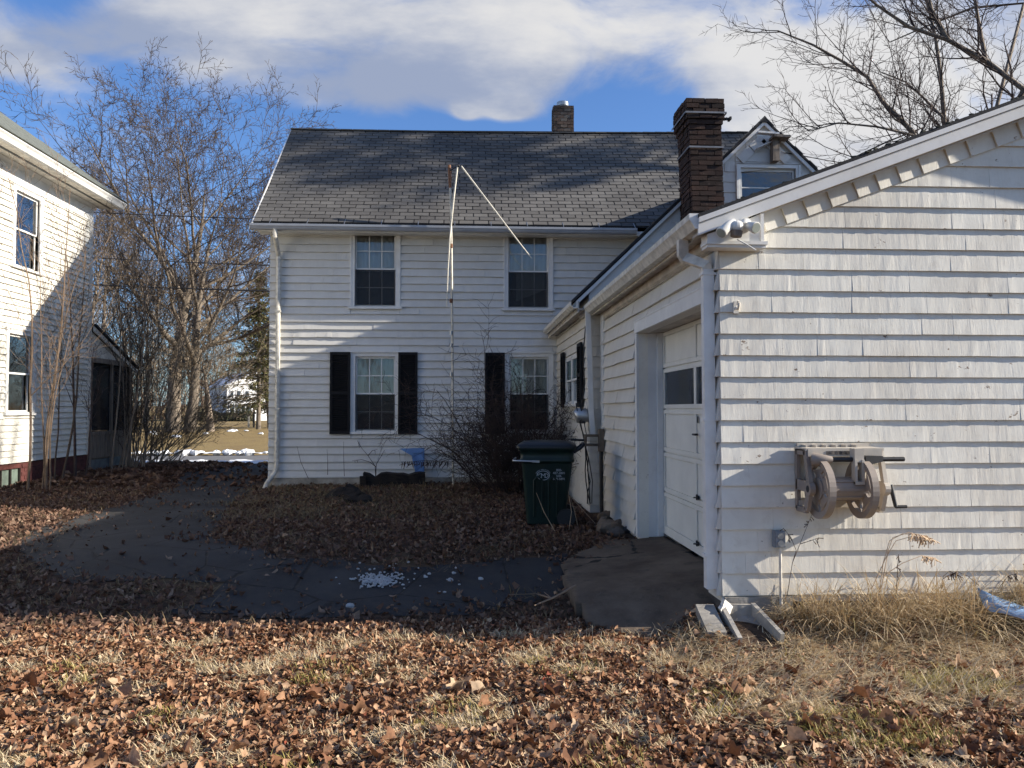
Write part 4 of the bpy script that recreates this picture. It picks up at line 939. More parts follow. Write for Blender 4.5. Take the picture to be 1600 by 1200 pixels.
# the window row stays open: rebuild the sheet around it
gd = MB(); wall_cells(gd, 0, DX + .022, DX + .05, yb, ya, rows[0] + .012, OZ - .004, [(yb + .07, ym - .045, rows[3] + .055, rows[4] - .05), (ym + .045, ya - .07, rows[3] + .055, rows[4] - .05)])
door = gd.build('garage_door', 'door', garage)
for i in range(5):
    z0, z1 = rows[i] + .015, rows[i + 1] - .003; mb = MB()
    bt = .10 if i == 0 else .045
    mb.box(DX, DX + .0215, yb, ya, z0, z0 + bt); mb.box(DX, DX + .0215, yb, ya, z1 - .045, z1)
    for a, b in ((yb, yb + .065), (ym - .04, ym + .04), (ya - .065, ya)): mb.box(DX + .0005, DX + .0215, a, b, z0 + bt, z1 - .045)
    sec = mb.build('door_section', 'door', door)
    for a, b in ((yb + .065, ym - .04), (ym + .04, ya - .065)):
        if i == 3:
            mb = MB(); mb.box(DX + .014, DX + .018, a, b, z0 + bt, z1 - .045); mb.build('pane', 'glass', door)
        else:
            mb = MB(); mb.box(DX + .013, DX + .0218, a + .012, b - .012, z0 + bt + .012, z1 - .057); mb.build('door_panel', 'door', door)
for v, kind in ((679, 'handle'), (777, 'hinge'), (849, 'hinge')):
    p = P(1089, v, X=DX - .01); mb = MB()
    if kind == 'handle':
        mb.tube([(DX + .0, p.y, p.z), (DX - .04, p.y, p.z)], .012, 8); mb.tube([(DX - .04, p.y - .05, p.z), (DX - .04, p.y + .05, p.z)], .011, 8); mb.box(DX - .004, DX + .0, p.y - .02, p.y + .02, p.z + .12, p.z + .19)
    else: mb.box(DX - .008, DX - .001, p.y - .05, p.y + .05, p.z - .02, p.z + .02); mb.tube([(DX - .012, p.y, p.z - .03), (DX - .012, p.y, p.z + .03)], .009, 6); mb.bar((DX - .01, p.y - .05, p.z), (DX - .05, p.y - .02, p.z), .03, .012)
    mb.build(kind, 'black', door)
mb = MB(); mb.box(DX + .6, DX + .62, 8.6, 9.6, 1.0, 2.4); mb.box(3.4, 3.9, 7.2, 8.0, .03, 1.7); mb.build('stored_boards', 'dark_room', garage)
# foundation
mb = MB(); mb.box(GX0 + .03, GX1, GY0 + .02, GY0 + .12, -.4, GSB - .002); mb.box(GX0 + .03, GX0 + .12, GY0 + .12, GY1, -.3, .0); gf = mb.build('foundation', 'stone_dark', garage)
q_ = random.Random(44); x = 2.75
while x < 6.4:
    w = q_.uniform(.18, .42); h = q_.uniform(.10, .2); mb = MB(); mb.lump((x + w / 2, GY0 + .06, -.12 + q_.uniform(-.02, .03)), 1, q_.randint(0, 999), 8, 6, .16, (w / 2, .09, h / 2 + .03)); mb.build('stone', 'stone', gf); x += w * .95
mb = MB(); mb.box(GX0 + .015, 2.72, GY0 - .03, GY0 + .02, -.3, GSB - .012); mb.build('concrete_block', 'concrete', gf)
# ================================================================== NEIGHBOUR HOUSE
NX, NY1 = -9.0, 19.74; NY0 = 9.0
nb = empty('neighbor_house', (-12, 15, 0), 'cream clapboard two storey house at the left with a screened porch beyond', 'house')
nz0 = .54
def ny(u): return P(u, 600, X=NX).y
U1 = (ny(18), ny(56), 4.50, 6.0); U2 = (ny(11), ny(49), 1.55, 3.10)
cw = (ny(-25), ny(36), -.02, .42)
mb = MB(); wall_cells(mb, 0, NX - .12, NX - .004, NY0, NY1, nz0, 6.75, [U1, U2]); mb.box(NX - 7, NX - .12, NY0, NY0 + .12, nz0, 6.7); mb.box(NX - 7, NX - .12, NY1 - .12, NY1, nz0, 6.7); mb.box(NX - 7.1, NX - 7, NY0, NY1, nz0, 6.7)
nw = mb.build('wall', 'left_clap', nb)
mb = MB(); mb.box(NX - .75, NX - .7, NY0 + .2, NY1 - .2, .5, 6.6); mb.build('dark_backing', 'dark_room', nb)  # added dark backing, its colour stands for the dim interior
cl = shake_meshes('left_clap', 6, .12, .02, 4)
clad(nw, (NX - .002, 0, 0), (1, 0, 0), NY0, NY1 - .17, nz0, 6.12, .126, cl, random.Random(51), [(U1[0] - .11, U1[1] + .11, U1[2] - .07, U1[3] + .12), (U2[0] - .11, U2[1] + .11, U2[2] - .07, U2[3] + .12)], .7, 1.6, .038, stuff=lambda a, b: a < 14.2, limit=300)
mb = MB(); mb.box(NX - .05, NX + .022, NY1 - .17, NY1 + .02, nz0 - .01, 6.13); mb.build('corner_board', 'white_dirty', nb)
mb = MB(); mb.box(NX - .05, NX + .02, NY0, NY1 + .018, 6.132, 6.50); mb.build('frieze_board', 'white', nb)
for (a, b, z0, z1), cur, sd in ((U1, None, 1), (U2, 'curtain_green', 2)):
    w_ = window(nb, (NX, (a + b) / 2, z0), (1, 0, 0), b - a, z1 - z0, 70 + sd, grid=(1, 1), cas=.10, cap=True, upper_curtain=0, lower=None, glass='glass_bright')
    fr = Frame((NX, (a + b) / 2, z0), (1, 0, 0))
    if sd == 2: pleat(fr, -.40, -.06, .05, z1 - z0, -.2, .02, 3, 4).build('curtain', 'curtain_green', w_); pleat(fr, -.42, .42, .02, .7, -.22, .02, 4, 5).build('curtain', 'curtain', w_)
    else: pleat(fr, -.42, .42, .02, 1.45, -.2, .02, 4, 6).build('curtain', 'curtain', w_)
nex, nez = NX + .58, 6.56
mb = MB(); mb.box(NX + .02, nex - .02, NY0, NY1 + .30, nez - .05, nez - .02); mb.build('soffit', 'white_dirty', nb)
mb = MB(); mb.box(NX + .30, NX + .36, NY0, NY1 + .25, nez - .058, nez - .051); mb.build('soffit_vent', 'black', nb)
mb = MB(); mb.prism([(nex - .02, nez - .06), (nex + .02, nez - .04), (nex + .06, nez + .03), (nex + .10, nez + .07), (nex + .10, nez + .10), (nex - .02, nez + .10)], 1, NY0, NY1 + .33); mb.build('eave_cornice', 'white', nb)
mb = MB(); mb.prism([(NX + .02, 6.44), (NX + .10, 6.5), (NX + .02, 6.5)], 1, NY0, NY1 + .02); mb.build('bed_molding', 'white', nb)
mb = MB(); mb.prism([(nex + .13, nez + .10), (NX - 3.5, nez + .10 + .72 * (nex + .13 - NX + 3.5)), (NX - 7.7, nez + .1), (NX - 7.7, nez - .0), (NX - 3.5, nez + .02 + .72 * (nex + .13 - NX + 3.5)), (nex + .05, nez + .10 - .02)], 1, NY0 - .3, NY1 + .32); nroof = mb.build('roof', 'roof_left', nb)
mb = MB()
for r_ in range(18):
    t = r_ * .14 / math.hypot(1, .72); x = nex + .13 - t; z = nez + .10 + .72 * t
    y = 13.0 + (.15 if r_ % 2 else 0)
    while y < NY1 + .3: mb.obox((x - .06, min(y + .15, NY1 + .2), z + .052), Vector((-1, 0, .72)).normalized(), Yv, Vector((.72, 0, 1)).normalized(), .075, .142, .005); y += .3
mb.build('roof_shingle_rows', 'roof_left', nroof, kind='stuff')
mb = MB(); mb.prism([(NX + .0, 6.5), (NX - 7, 6.5), (NX - 3.5, 9.1)], 1, NY1 - .11, NY1 + .0); mb.build('gable', 'left_clap', nb)
mb = MB(); wall_cells(mb, 0, NX - .2, NX - .01, NY0, NY1, -.5, nz0 - .004, [cw]); nf = mb.build('foundation', 'found_red', nb, label='red painted foundation')
mb = MB(); mb.box(NX - .10, NX - .06, cw[0], cw[1], cw[2], cw[3]); cwn = mb.build('cellar_window', 'glassblock', nb, label='grey green cellar window low in the red foundation')
mb = MB()
for i in range(5): y = cw[0] + (cw[1] - cw[0]) * i / 4; mb.box(NX - .06, NX - .02, y - .02, y + .02, cw[2], cw[3])
mb.build('mullion', 'wood_dark', cwn)
# red bricks left bare in the foundation (visible ones near the cellar window)
bm_ = brick_meshes('found_red'); q_ = random.Random(9)
for c in range(7):
    y = cw[1] + .02 + (.1 if c % 2 else 0)
    while y < NY1 - .1: piece('brick', q_.choice(bm_), nf, (NX - .05 + q_.uniform(0, .008), y + .105, -.02 + c * .078), Yv * .2, X * -.1, Z * .068); y += .21
# screened porch
PY1 = P(205, 640, X=NX).y; pz1, pz2 = P(157, 512, X=NX).z, P(204, 573, X=NX).z
porch = empty('screened_porch', (-10.4, 20.6, 0), 'dark screened porch under a lean-to roof at the end of the cream house', 'porch')
mb = MB(); mb.prism([(NY1 + .03, pz1), (PY1 + .20, pz2 - .04), (PY1 + .20, pz2 + .0), (NY1 + .03, pz1 + .05)], 0, NX - 4, NX + .12); mb.build('roof', 'roof_dark', porch)
mb = MB(); mb.prism([(NY1 + .03, pz1 - .02), (PY1 + .2, pz2 - .10), (PY1 + .2, pz2 - .2), (NY1 + .03, pz1 - .14)], 0, NX + .05, NX + .08); mb.build('rake_board', 'white_dirty', porch)
n_ = 9
for i in range(n_):
    y0, y1 = NY1 + .03 + (PY1 - NY1) * i / n_, NY1 + .025 + (PY1 - NY1) * (i + 1) / n_; tz = lambda y: pz1 - .14 - (y - NY1) * (pz1 - pz2) / (PY1 - NY1 + .22)
    mb = MB(); mb.prism([(y0, 2.86), (y1, 2.86), (y1, max(2.88, tz(y1))), (y0, tz(y0))], 0, NX - .02, NX + .01); mb.build('gable_board', 'white_dirty', porch)
mb = MB(); mb.box(NX - .06, NX + .05, NY1 + .02, PY1 + .06, 2.74, 2.86); mb.build('porch_beam', 'wood_grey', porch)
for y in (NY1 + .06, (NY1 + PY1) / 2, PY1 - .04):
    mb = MB(); mb.box(NX - .08, NX + .02, y - .045, y + .045, .1, 2.74); mb.build('porch_post', 'wood_grey', porch)
mb = MB(); mb.box(NX - .035, NX - .03, NY1 + .1, PY1 - .05, 1.05, 2.74); mb.build('screen', 'porch_screen', porch)
mb = MB(); mb.box(NX - 3.9, NX - .08, PY1 - .06, PY1 - .05, 1.05, 2.74); mb.build('screen', 'porch_screen', porch)
mb = MB(); mb.box(NX - .06, NX + .03, NY1 + .02, PY1, .98, 1.06); mb.build('rail', 'wood_grey', porch)
k_ = 14
for i in range(k_):
    y0 = NY1 + .03 + (PY1 - NY1 - .04) * i / k_; mb = MB(); mb.box(NX - .03, NX + .004 + .006 * (i % 2), y0, y0 + (PY1 - NY1 - .04) / k_ - .012, .42, .98); mb.build('plank', 'wood_grey', porch)
mb = MB(); mb.box(NX - 3.9, NX - .05, PY1 - .05, PY1, .42, 1.0); mb.box(NX - 3.9, NX - .05, NY1 + .02, PY1 - .05, .38, .42); mb.build('floor_frame', 'wood_grey', porch)
mb = MB(); mb.box(NX - 3.9, NX - .02, NY1 + .02, PY1, -.4, .38); mb.build('foundation', 'found_grey', porch)
mb = MB(); mb.box(NX - 2.4, NX - 2.35, NY1 + .3, PY1 - .3, .42, 2.5); mb.build('stored_panel', 'wood_grey', porch)

# ================================================================== THINGS ON THE GARAGE WALL
WYF = GY0 - .022
def wp(u, v, n=0.0): return P(u, v, Y=WYF - n)
# hose reel
reel = empty('hose_reel', tuple(wp(1305, 760, .15)), 'tan plastic wall-mounted hose reel with black crank on the white shingles', 'hose reel')
def rp(x, n, z): return Vector((x, WYF - n, z))
XL_, XR_ = wp(1252, 700, .1).x, wp(1352, 700, .12).x; ZT, ZB, ZH = wp(1270, 702, .1).z, wp(1262, 800, .1).z, wp(1276, 764, .27).z; HN = .265
def plate(xc, w, mt, nm, flip=1):
    mb = MB(); B_ = lambda a, b, h: mb.bar(rp(xc, *a), rp(xc, *b), w, h, (1, 0, 0)) if False else mb.obox((rp(xc, *a) + rp(xc, *b)) / 2, (rp(xc, *b) - rp(xc, *a)).normalized(), X, (rp(xc, *b) - rp(xc, *a)).normalized().cross(X), (rp(xc, *b) - rp(xc, *a)).length / 2, w / 2, h / 2)
    B_((.022, ZB + .02), (.022, ZT), .042); B_((.02, ZT - .02), (.20, ZT - .02), .045); B_((.19, ZT - .01), (.275, ZH - .02), .05); B_((.275, ZH + .03), (.20, ZB + .03), .06); B_((.20, ZB + .025), (.02, ZB + .025), .045); B_((.02, ZH + .02), (HN + .02, ZH + .01), .085)
    mb.tube([rp(xc - w / 2 - .006, HN, ZH), rp(xc + w / 2 + .006, HN, ZH)], .055, 14, smooth=False); return mb.build(nm, mt, reel)
plate(XL_, .032, 'reel', 'side_bracket'); plate(XR_ + .085, .032, 'reel_light', 'side_bracket')
mb = MB(); mb.tube([rp(XL_ - .024, HN, ZH), rp(XL_ - .018, HN, ZH)], .028, 12); mb.build('axle_hole', 'black', reel)
mb = MB(); mb.obox(rp((XL_ + XR_ + .085) / 2, .11, ZT + .004), X, Yv, Z, (XR_ + .085 - XL_) / 2 + .016, .115, .012); mb.obox(rp((XL_ + XR_ + .085) / 2, .222, ZT - .022), X, Yv, Z, (XR_ + .085 - XL_) / 2, .010, .030)
for i in range(6): mb.obox(rp(XL_ + .04 + i * .085, .06, ZT + .024), X, Yv, Z, .006, .05, .012)
mb.obox(rp((XL_ + XR_ + .085) / 2, .012, ZT + .03), X, Yv, Z, (XR_ + .085 - XL_) / 2, .008, .018); mb.build('top_shelf', 'reel_light', reel)
mb = MB(); mb.obox(rp(XL_ + .27, .2335, ZT - .022), X, Yv, Z, .12, .002, .014); mb.build('worn_label', 'stone_dark', reel)
def wheel(xc, mt, nm):
    mb = MB(); n = 40; R0, R1, w = .185, .238, .018
    prof = [(R0, -w), (R1, -w * 1.5), (R1, w * 1.5), (R0, w)]; rings = []
    for i in range(n + 1):
        a = 2 * math.pi * i / n; rings.append([rp(xc + t, HN + r * math.cos(a), ZH + r * math.sin(a)) for r, t in prof])
    for i in range(n):
        b = len(mb.v); mb.add(rings[i] + rings[i + 1], [(0, 1, 5, 4), (1, 2, 6, 5), (2, 3, 7, 6), (3, 0, 4, 7)], False)
    for k in range(5):
        a = 2 * math.pi * k / 5 + .4; da = .36; pts = []
        for r, s in ((.07, .62), (.13, .40), (.19, .62)): pts.append((r, s))
        outl = [(r, a - s) for r, s in pts] + [(r, a + s) for r, s in reversed(pts)]
        vs = [rp(xc + t, HN + r * math.cos(t2), ZH + r * math.sin(t2)) for t in (-.009, .009) for r, t2 in outl]; m = len(outl)
        mb.add(vs, [tuple(range(m)), tuple(range(2 * m - 1, m - 1, -1))] + [(i, m + i, m + (i + 1) % m, (i + 1) % m) for i in range(m)])
    mb.tube([rp(xc - .022, HN, ZH), rp(xc + .022, HN, ZH)], .09, 18, smooth=False); return mb.build(nm, mt, reel)
XW0, XW1 = wp(1281, 764, HN).x, wp(1346, 764, HN).x
wheel(XW0, 'reel', 'reel_wheel'); wheel(XW1, 'reel', 'reel_wheel')
mb = MB(); mb.tube([rp(XW0 + .02, HN, ZH), rp(XW1 - .02, HN, ZH)], .088, 20)
for i in range(8):
    a = i * math.pi / 4; mb.obox(rp((XW0 + XW1) / 2, HN + .09 * math.cos(a), ZH + .09 * math.sin(a)), X, Yv * math.sin(a) + Z * math.cos(a), Yv * -math.cos(a) + Z * math.sin(a), (XW1 - XW0) / 2 - .03, .010, .006)
mb.build('drum', 'reel', reel)
zr = wp(1310, 718, .30).z
mb = MB(); mb.tube([rp(XL_ + .02, .27, zr + .0), rp(XL_ + .06, .30, zr), rp(XL_ + .16, .31, zr)], [.055, .05, .026], 10); mb.build('guide_cone', 'reel', reel)
mb = MB(); mb.tube([rp(XL_ + .15, .31, zr), rp(XR_ + .22, .31, zr + .002)], .019, 10); mb.build('guide_rod', 'black', reel)
xr_ = wp(1378, 718, .31).x; mb = MB(); mb.loft([[rp(xr_ - .15, .31 + a * .035, zr - .008 + b * .04) for a, b in ((-1, -1), (1, -1), (1, 1), (-1, 1))], [rp(xr_, .31 + a * .02, zr + .006 + b * .022) for a, b in ((-1, -1), (1, -1), (1, 1), (-1, 1))]], True, False); mb.build('rod_end', 'black', reel)
xg = wp(1338, 725, .3).x; gm_ = MB(); zt_, zb_ = wp(1338, 700, .32).z, wp(1338, 756, .32).z
gm_.obox(rp(xg, .31, (zr + zt_) / 2 - .012), X, Yv, Z, .038, .042, .055); gm_.obox(rp(xg - .030, .33, (zr + zb_) / 2), X, Yv, Z, .010, .03, (zr - zb_) / 2); gm_.obox(rp(xg + .030, .33, (zr + zb_) / 2), X, Yv, Z, .010, .03, (zr - zb_) / 2); gm_.obox(rp(xg, .33, zb_ + .008), X, Yv, Z, .04, .032, .012); gm_.build('hose_guide', 'reel_light', reel)
mb = MB(); mb.obox(rp((XL_ + XR_) / 2 + .05, .03, ZB + .06), X, Yv, Z, (XR_ - XL_) / 2 + .05, .022, .03); mb.build('lower_bar', 'reel_light', reel)
text('maker_mark', '720', .036, 'black', reel, rp((XL_ + XR_) / 2 - .06, .055, ZB + .048), X, Z)
ch0, ch1, ch2 = wp(1368, 762, .27), wp(1375, 795, .27), wp(1394, 795, .27)
mb = MB(); xk = XR_ + .11; mb.tube([rp(xk - .03, HN, ZH), rp(xk + .025, HN, ZH)], .022, 10); mb.tube([rp(xk + .02, HN, ZH + .03), rp(xk + .045, HN + .03, ch1.z + .02)], [.020, .016], 8); mb.tube([rp(xk + .04, HN + .03, ch1.z + .018), rp(xk + .135, HN + .03, ch1.z + .02)], .013, 8); mb.build('crank_handle', 'black', reel)

# floodlight
fl = empty('floodlight', tuple(P(1165, 355, Y=RY - .05)), 'white twin-lamp security floodlight with motion sensor under the garage eave', 'floodlight')
def fp(u, v, n): return P(u, v, Y=RY + .02 - n)
mb = MB(); c = fp(1163, 352, .0); mb.tube([c + Yv * .03, c - Yv * .03], .062, 16); mb.tube([fp(1164, 350, .02), fp(1163, 356, .09)], [.05, .045], 14); mb.build('base', 'lamp_white', fl)
mb = MB(); mb.lump(fp(1151, 354, .10), .052, 3, 14, 10, .05, (1, 1, .95)); mb.build('sensor_head', 'lamp_white', fl)
mb = MB(); mb.tube([fp(1151, 361, .11), fp(1150, 370, .11)], [.05, .044], 14); mb.build('sensor_lens', 'wood_grey', fl)
for a, b, nm in (((1146, 346, .06), (1127, 364, .13), 'lamp_head'), ((1166, 352, .06), (1181, 356, .17), 'lamp_head')):
    A_, B_ = fp(*a), fp(*b); d = (B_ - A_).normalized(); mb = MB(); mb.tube([A_, A_ + d * .05, B_, B_ + d * .004], [.028, .038, .048, .045], 16); o_l = mb.build(nm, 'lamp_white', fl)
    mb = MB(); mb.tube([B_ + d * .0045, B_ + d * .007], .040, 16); mb.build('lens', 'lens', o_l)
mb = MB(); mb.tube([fp(1152, 374, .10), fp(1165, 381, .12), fp(1181, 391, .14)], .006, 6); mb.build('test_cord', 'lamp_white', fl)
# cleat on the wall
ct = wp(1151, 480, .02); ck = empty('wall_hook', tuple(ct), 'small white painted hook on the shingles below the floodlight', 'hook')
mb = MB(); mb.box(ct.x - .022, ct.x + .022, WYF - .012, WYF + .01, ct.z - .05, ct.z + .05); mb.tube([ct + Yv * .02, ct - Yv * .03 - Z * .02, ct - Yv * .055 + Z * .005, ct - Yv * .06 + Z * .03], .011, 6); mb.tube([ct - Yv * .02 + Z * .02, ct - Yv * .045 + Z * .05], .009, 6); mb.build('hook', 'white_dirty', ck)
# outlet
oc = wp(1217, 842, .03); ot = empty('outdoor_outlet', tuple(oc), 'grey weatherproof double outlet low on the white garage wall', 'outlet')
mb = MB(); mb.box(oc.x - .045, oc.x + .045, WYF - .055, WYF + .005, oc.z - .068, oc.z + .068); mb.build('box', 'box_grey', ot)
mb = MB(); mb.box(oc.x - .038, oc.x + .04, WYF - .066, WYF - .0555, oc.z - .062, oc.z + .062); pl_ = mb.build('cover_plate', 'box_grey', ot)
for dz_ in (-.03, .03):
    mb = MB(); mb.tube([(oc.x, WYF - .066, oc.z + dz_), (oc.x, WYF - .074, oc.z + dz_)], .026, 14, smooth=False); mb.build('flip_cover', 'galv', pl_)
mb = MB(); mb.tube([(oc.x + .01, WYF - .03, oc.z - .068), (oc.x + .012, WYF - .03, -.1)], .013, 8); mb.build('conduit', 'white_dirty', ot)
# utility box and pipe at the wing corner
ub = P(940, 688, X=2.06); ut = empty('utility_box', tuple(ub), 'brown rusted utility box with a pipe running down to the leaves', 'utility box')
mb = MB(); mb.box(2.02, 2.10, ub.y - .02, ub.y + .10, ub.z - .17, ub.z + .17); mb.build('box', 'stone', ut)
mb = MB(); mb.box(1.80, 2.02, ub.y + .02, ub.y + .07, ub.z - .09, ub.z - .05); mb.box(1.80, 2.02, ub.y + .02, ub.y + .07, ub.z + .05, ub.z + .09); mb.box(1.80, 1.84, ub.y + .02, ub.y + .07, ub.z - .05, ub.z + .05); mb.build('side_bracket', 'stone', ut)
mb = MB(); mb.tube([(2.06, ub.y + .04, ub.z - .17), (2.065, ub.y + .04, .0)], .028, 8); mb.tube([(1.80, ub.y + .04, ub.z), (1.6, ub.y + .08, ub.z + .01)], .02, 6); mb.build('pipe', 'black', ut)
vv = MB(); q_ = random.Random(3)
for k in range(4):
    p = Vector((1.86 - .05 * k, 12.3, 2.9 if k == 0 else 1.7)); pts = [p]
    for i in range(9): p = p + Vector((q_.uniform(-.05, .06), q_.uniform(-.02, .015), -(2.7 if k == 0 else 1.55) / 9)); pts.append(p)
    vv.tube(pts, .009, 4)
cable = vv.build('hanging_cable', 'wire', None, label='thin black cables hanging down the wall where wing and garage meet', cat='cable')

# ================================================================== TRASH CART
CX, CY = 1.145, 11.15; cz = float(gz(CX, CY)) + .02
cart = empty('trash_cart', (CX, CY, cz), 'dark green wheeled trash cart with white lettering beside the bare bush', 'trash cart')
cs, sn = math.cos(R(-7)), math.sin(R(-7))
cxv, cyv = Vector((cs, sn, 0)), Vector((-sn, cs, 0))
def cp(x, y, z): return Vector((CX, CY, cz)) + cxv * x + cyv * y + Z * z
def rr_ring(hx0, hx1, hy, r, z, n=5):
    pts = []
    for (sx_, sy_, a0) in ((1, -1, -90), (1, 1, 0), (-1, 1, 90), (-1, -1, 180)):
        xx = hx1 if sx_ > 0 else hx0
        for i in range(n): a = R(a0 + 90 * i / (n - 1)); pts.append(cp(sx_ * (xx - r) + r * math.cos(a), sy_ * (hy - r) + r * math.sin(a), z))
    return pts
mb = MB(); mb.loft([rr_ring(.27, .235, .24, .06, .02), rr_ring(.285, .25, .25, .07, .10), rr_ring(.345, .345, .305, .07, .84), rr_ring(.35, .35, .31, .07, .86), rr_ring(.375, .37, .325, .07, .865), rr_ring(.375, .37, .325, .07, .90), rr_ring(.36, .355, .315, .07, .905), rr_ring(.37, .365, .32, .07, 1.02), rr_ring(.395, .39, .335, .06, 1.025), rr_ring(.395, .39, .335, .06, 1.055)]); body = mb.build('body', 'cart', cart)
for xo in (-.12, .08):
    mb = MB(); pts = [cp(xo - .055, -.262 - .055 * t_ - .0, .12 + .5 * t_) for t_ in (0, .5, 1)] + [cp(xo, -.262 - .06, .68)] + [cp(xo + .055, -.262 - .055 * t_, .12 + .5 * t_) for t_ in (1, .5, 0)]; mb.tube(pts, .014, 6); mb.build('side_rib', 'cart', body)
mb = MB(); mb.loft([rr_ring(.415, .40, .355, .07, 1.056), rr_ring(.415, .40, .355, .07, 1.085), rr_ring(.40, .385, .34, .07, 1.10), rr_ring(.34, .30, .27, .08, 1.135), rr_ring(.2, .18, .15, .08, 1.152)]); lid = mb.build('lid', 'cart_lid', cart)
mb = MB(); mb.tube([cp(.36, -.28, 1.0), cp(.45, -.28, 1.05), cp(.50, -.27, 1.10), cp(.50, .27, 1.10), cp(.45, .28, 1.05), cp(.36, .28, 1.0)], .022, 8); mb.build('handle', 'cart_lid', cart)
mb = MB(); mb.tube([cp(-.46, -.30, .885), cp(-.44, -.352, .885), cp(-.14, -.352, .878)], .013, 8); mb.tube([cp(-.46, -.30, .885), cp(-.46, .30, .885)], .013, 8); mb.bar(cp(-.20, -.35, .878), cp(-.10, -.35, .876), .012, .03); mb.build('lift_bar', 'galv', cart)
for s_ in (-1, 1):
    mb = MB(); mb.tube([cp(.26, s_ * .26, .11), cp(.26, s_ * .32, .11)], .125, 18, smooth=False); mb.build('wheel', 'black', cart)
def face(x, z): return cp(x, -(.25 + .055 * (z - .10) / .74) - .008, z)
up_ = (face(0, .8) - face(0, .5)).normalized(); lc = face(-.05, .685)
mb = MB()
def ring2(mb, c, rx, rz2, w, n=32):
    for i in range(n):
        a, b = 2 * math.pi * i / n, 2 * math.pi * (i + 1) / n
        vs = [c + cxv * (k * rx * math.cos(t)) + up_ * (k * rz2 * math.sin(t)) for t in (a, b) for k in (1, 1 - w / rx)]; mb.add(vs, [(0, 2, 3, 1)])
ring2(mb, lc, .088, .065, .010)
mb.build('logo', 'print', cart, label='round pale CMD emblem')
for g_, gx_o, gs_ in (('C', -.043, .082), ('M', .0, .092), ('D', .043, .082)): text('letter', g_, gs_, 'print', cart, lc + cxv * gx_o - up_ * (.36 * gs_), cxv, up_, 'CENTER')
word = 'CENTRAL MASS DISPOSAL'; n = len(word)
mb_ = None
for i, chh in enumerate(word):
    if chh == ' ': continue
    a = R(158 - 136 * i / (n - 1)); c = lc + cxv * (.094 * math.cos(a)) + up_ * (.074 * math.sin(a)); ux = cxv * math.sin(a) - up_ * math.cos(a); uy = cxv * math.cos(a) + up_ * math.sin(a)
    text('letter', chh, .021, 'print', cart, c, ux, uy, 'CENTER')
for i, t_ in enumerate(('800-', '487-3801', '508-', '868-5891')):
    text('phone_number', t_, .044, 'print', cart, face(.165, .745 - i * .040), cxv, up_, 'CENTER')

# ================================================================== YARD THINGS
# mast with broken rods against the house
mx = P(708, 760, Y=16.05).x; mtop = P(702, 258, Y=16.05)
mast = empty('antenna_mast', (mx, 16.05, 0), 'tall thin weathered mast with two pale bent rods standing against the house', 'mast')
rad = .022; mz = P(704, 370, Y=16.05).z
mb = MB(); mb.tube([(mx, 16.05, -.1), (mx - .02, 16.06, 3.0), (mtop.x + .045, 16.05, mz), (mtop.x + .02, 16.05, P(702, 292, Y=16.05).z)], rad, 8); pole = mb.build('pole', 'mast', mast)
mb = MB(); mb.tube([(mtop.x + .02, 16.05, P(702, 292, Y=16.05).z - .02), (mtop.x, 16.05, mtop.z)], .03, 8); mb.build('rusty_tip', 'rust', mast)
ft = P(716, 259, Y=16.0); mb = MB(); mb.tube([(mtop.x, 16.04, P(702, 268, Y=16.05).z), P(709, 263, Y=16.0), ft], .012, 5); mb.lump(ft, .035, 4, 7, 5, .2); mb.build('cross_arm', 'black', mast)
mb = MB(); mb.tube([P(715, 259, Y=16.0), P(709, 310, Y=15.98), P(703, 370, Y=15.97), P(700, 420, Y=15.97), P(698, 480, Y=15.98)], [.018, .018, .016, .013, .008], 6); mb.build('bent_rod', 'rod', mast)
mb = MB(); mb.tube([P(721, 260, Y=16.0), P(768, 322, Y=15.95), P(812, 380, Y=15.92), P(831, 404, Y=15.92)], [.018, .017, .015, .012], 6); mb.build('bent_rod', 'rod', mast)
for v in (384, 470, 520, 540, 585):
    p = P(705, v, Y=16.03); mb = MB(); mb.tube([p - Z * .04, p + Z * .04], .032, 8); mb.build('clamp', 'rust' if v < 500 else 'galv', mast)
p = P(706, 541, Y=16.05); mb = MB(); mb.tube([p - X * .10, p + X * .14], .012, 5); mb.tube([p, Vector((p.x, 16.69, p.z))], .010, 5); mb.build('wall_bracket', 'galv', mast)
# blue scrap, charred timber, dark lumps, stones
bs_ = [P(u, v, Y=16.5) for u, v in ((624, 701), (663, 700), (663, 742), (650, 744), (643, 712))]
mb = MB(); mb.add([tuple(p) for p in bs_] + [(p.x, p.y + .05, p.z) for p in bs_], [(4, 3, 2, 1, 0), (5, 6, 7, 8, 9), (0, 1, 6, 5), (1, 2, 7, 6), (2, 3, 8, 7), (3, 4, 9, 8), (4, 0, 5, 9)]); c0, c1, c2, c3 = P(646, 707, Y=16.49), P(661, 707, Y=16.49), P(661, 738, Y=16.49), P(650, 738, Y=16.49)
for a, b in ((c0, c1), (c1, c2), (c2, c3), (c3, c0)): mb.bar(a, b, .02, .02)
mb.build('plastic_scrap', 'blue_scrap', None, label='torn blue plastic panel leaning on the house below the shuttered window', cat='plastic scrap')
t0, t1 = P(568, 752, Y=16.15), P(664, 755, Y=16.3); tz = float(gz(t0.x, 16.2))
mb = MB(); q_ = random.Random(2); rings = []
for i in range(12):
    f = i / 11; c = t0.lerp(t1, f); h = .27 + .03 * math.sin(f * 23) - (.06 if .12 < f < .25 else 0) + q_.uniform(-.03, .03); rings.append([(c.x, c.y - .09 + q_.uniform(-.02, .02), tz - .05), (c.x, c.y + .1, tz - .05), (c.x, c.y + .09, tz + h), (c.x, c.y - .08 + q_.uniform(-.02, .02), tz + h - .02)])
mb.loft(rings, True, False); mb.build('rotten_timber', 'wood_dark', None, label='blackened rotten timber lying against the house foundation', cat='timber')
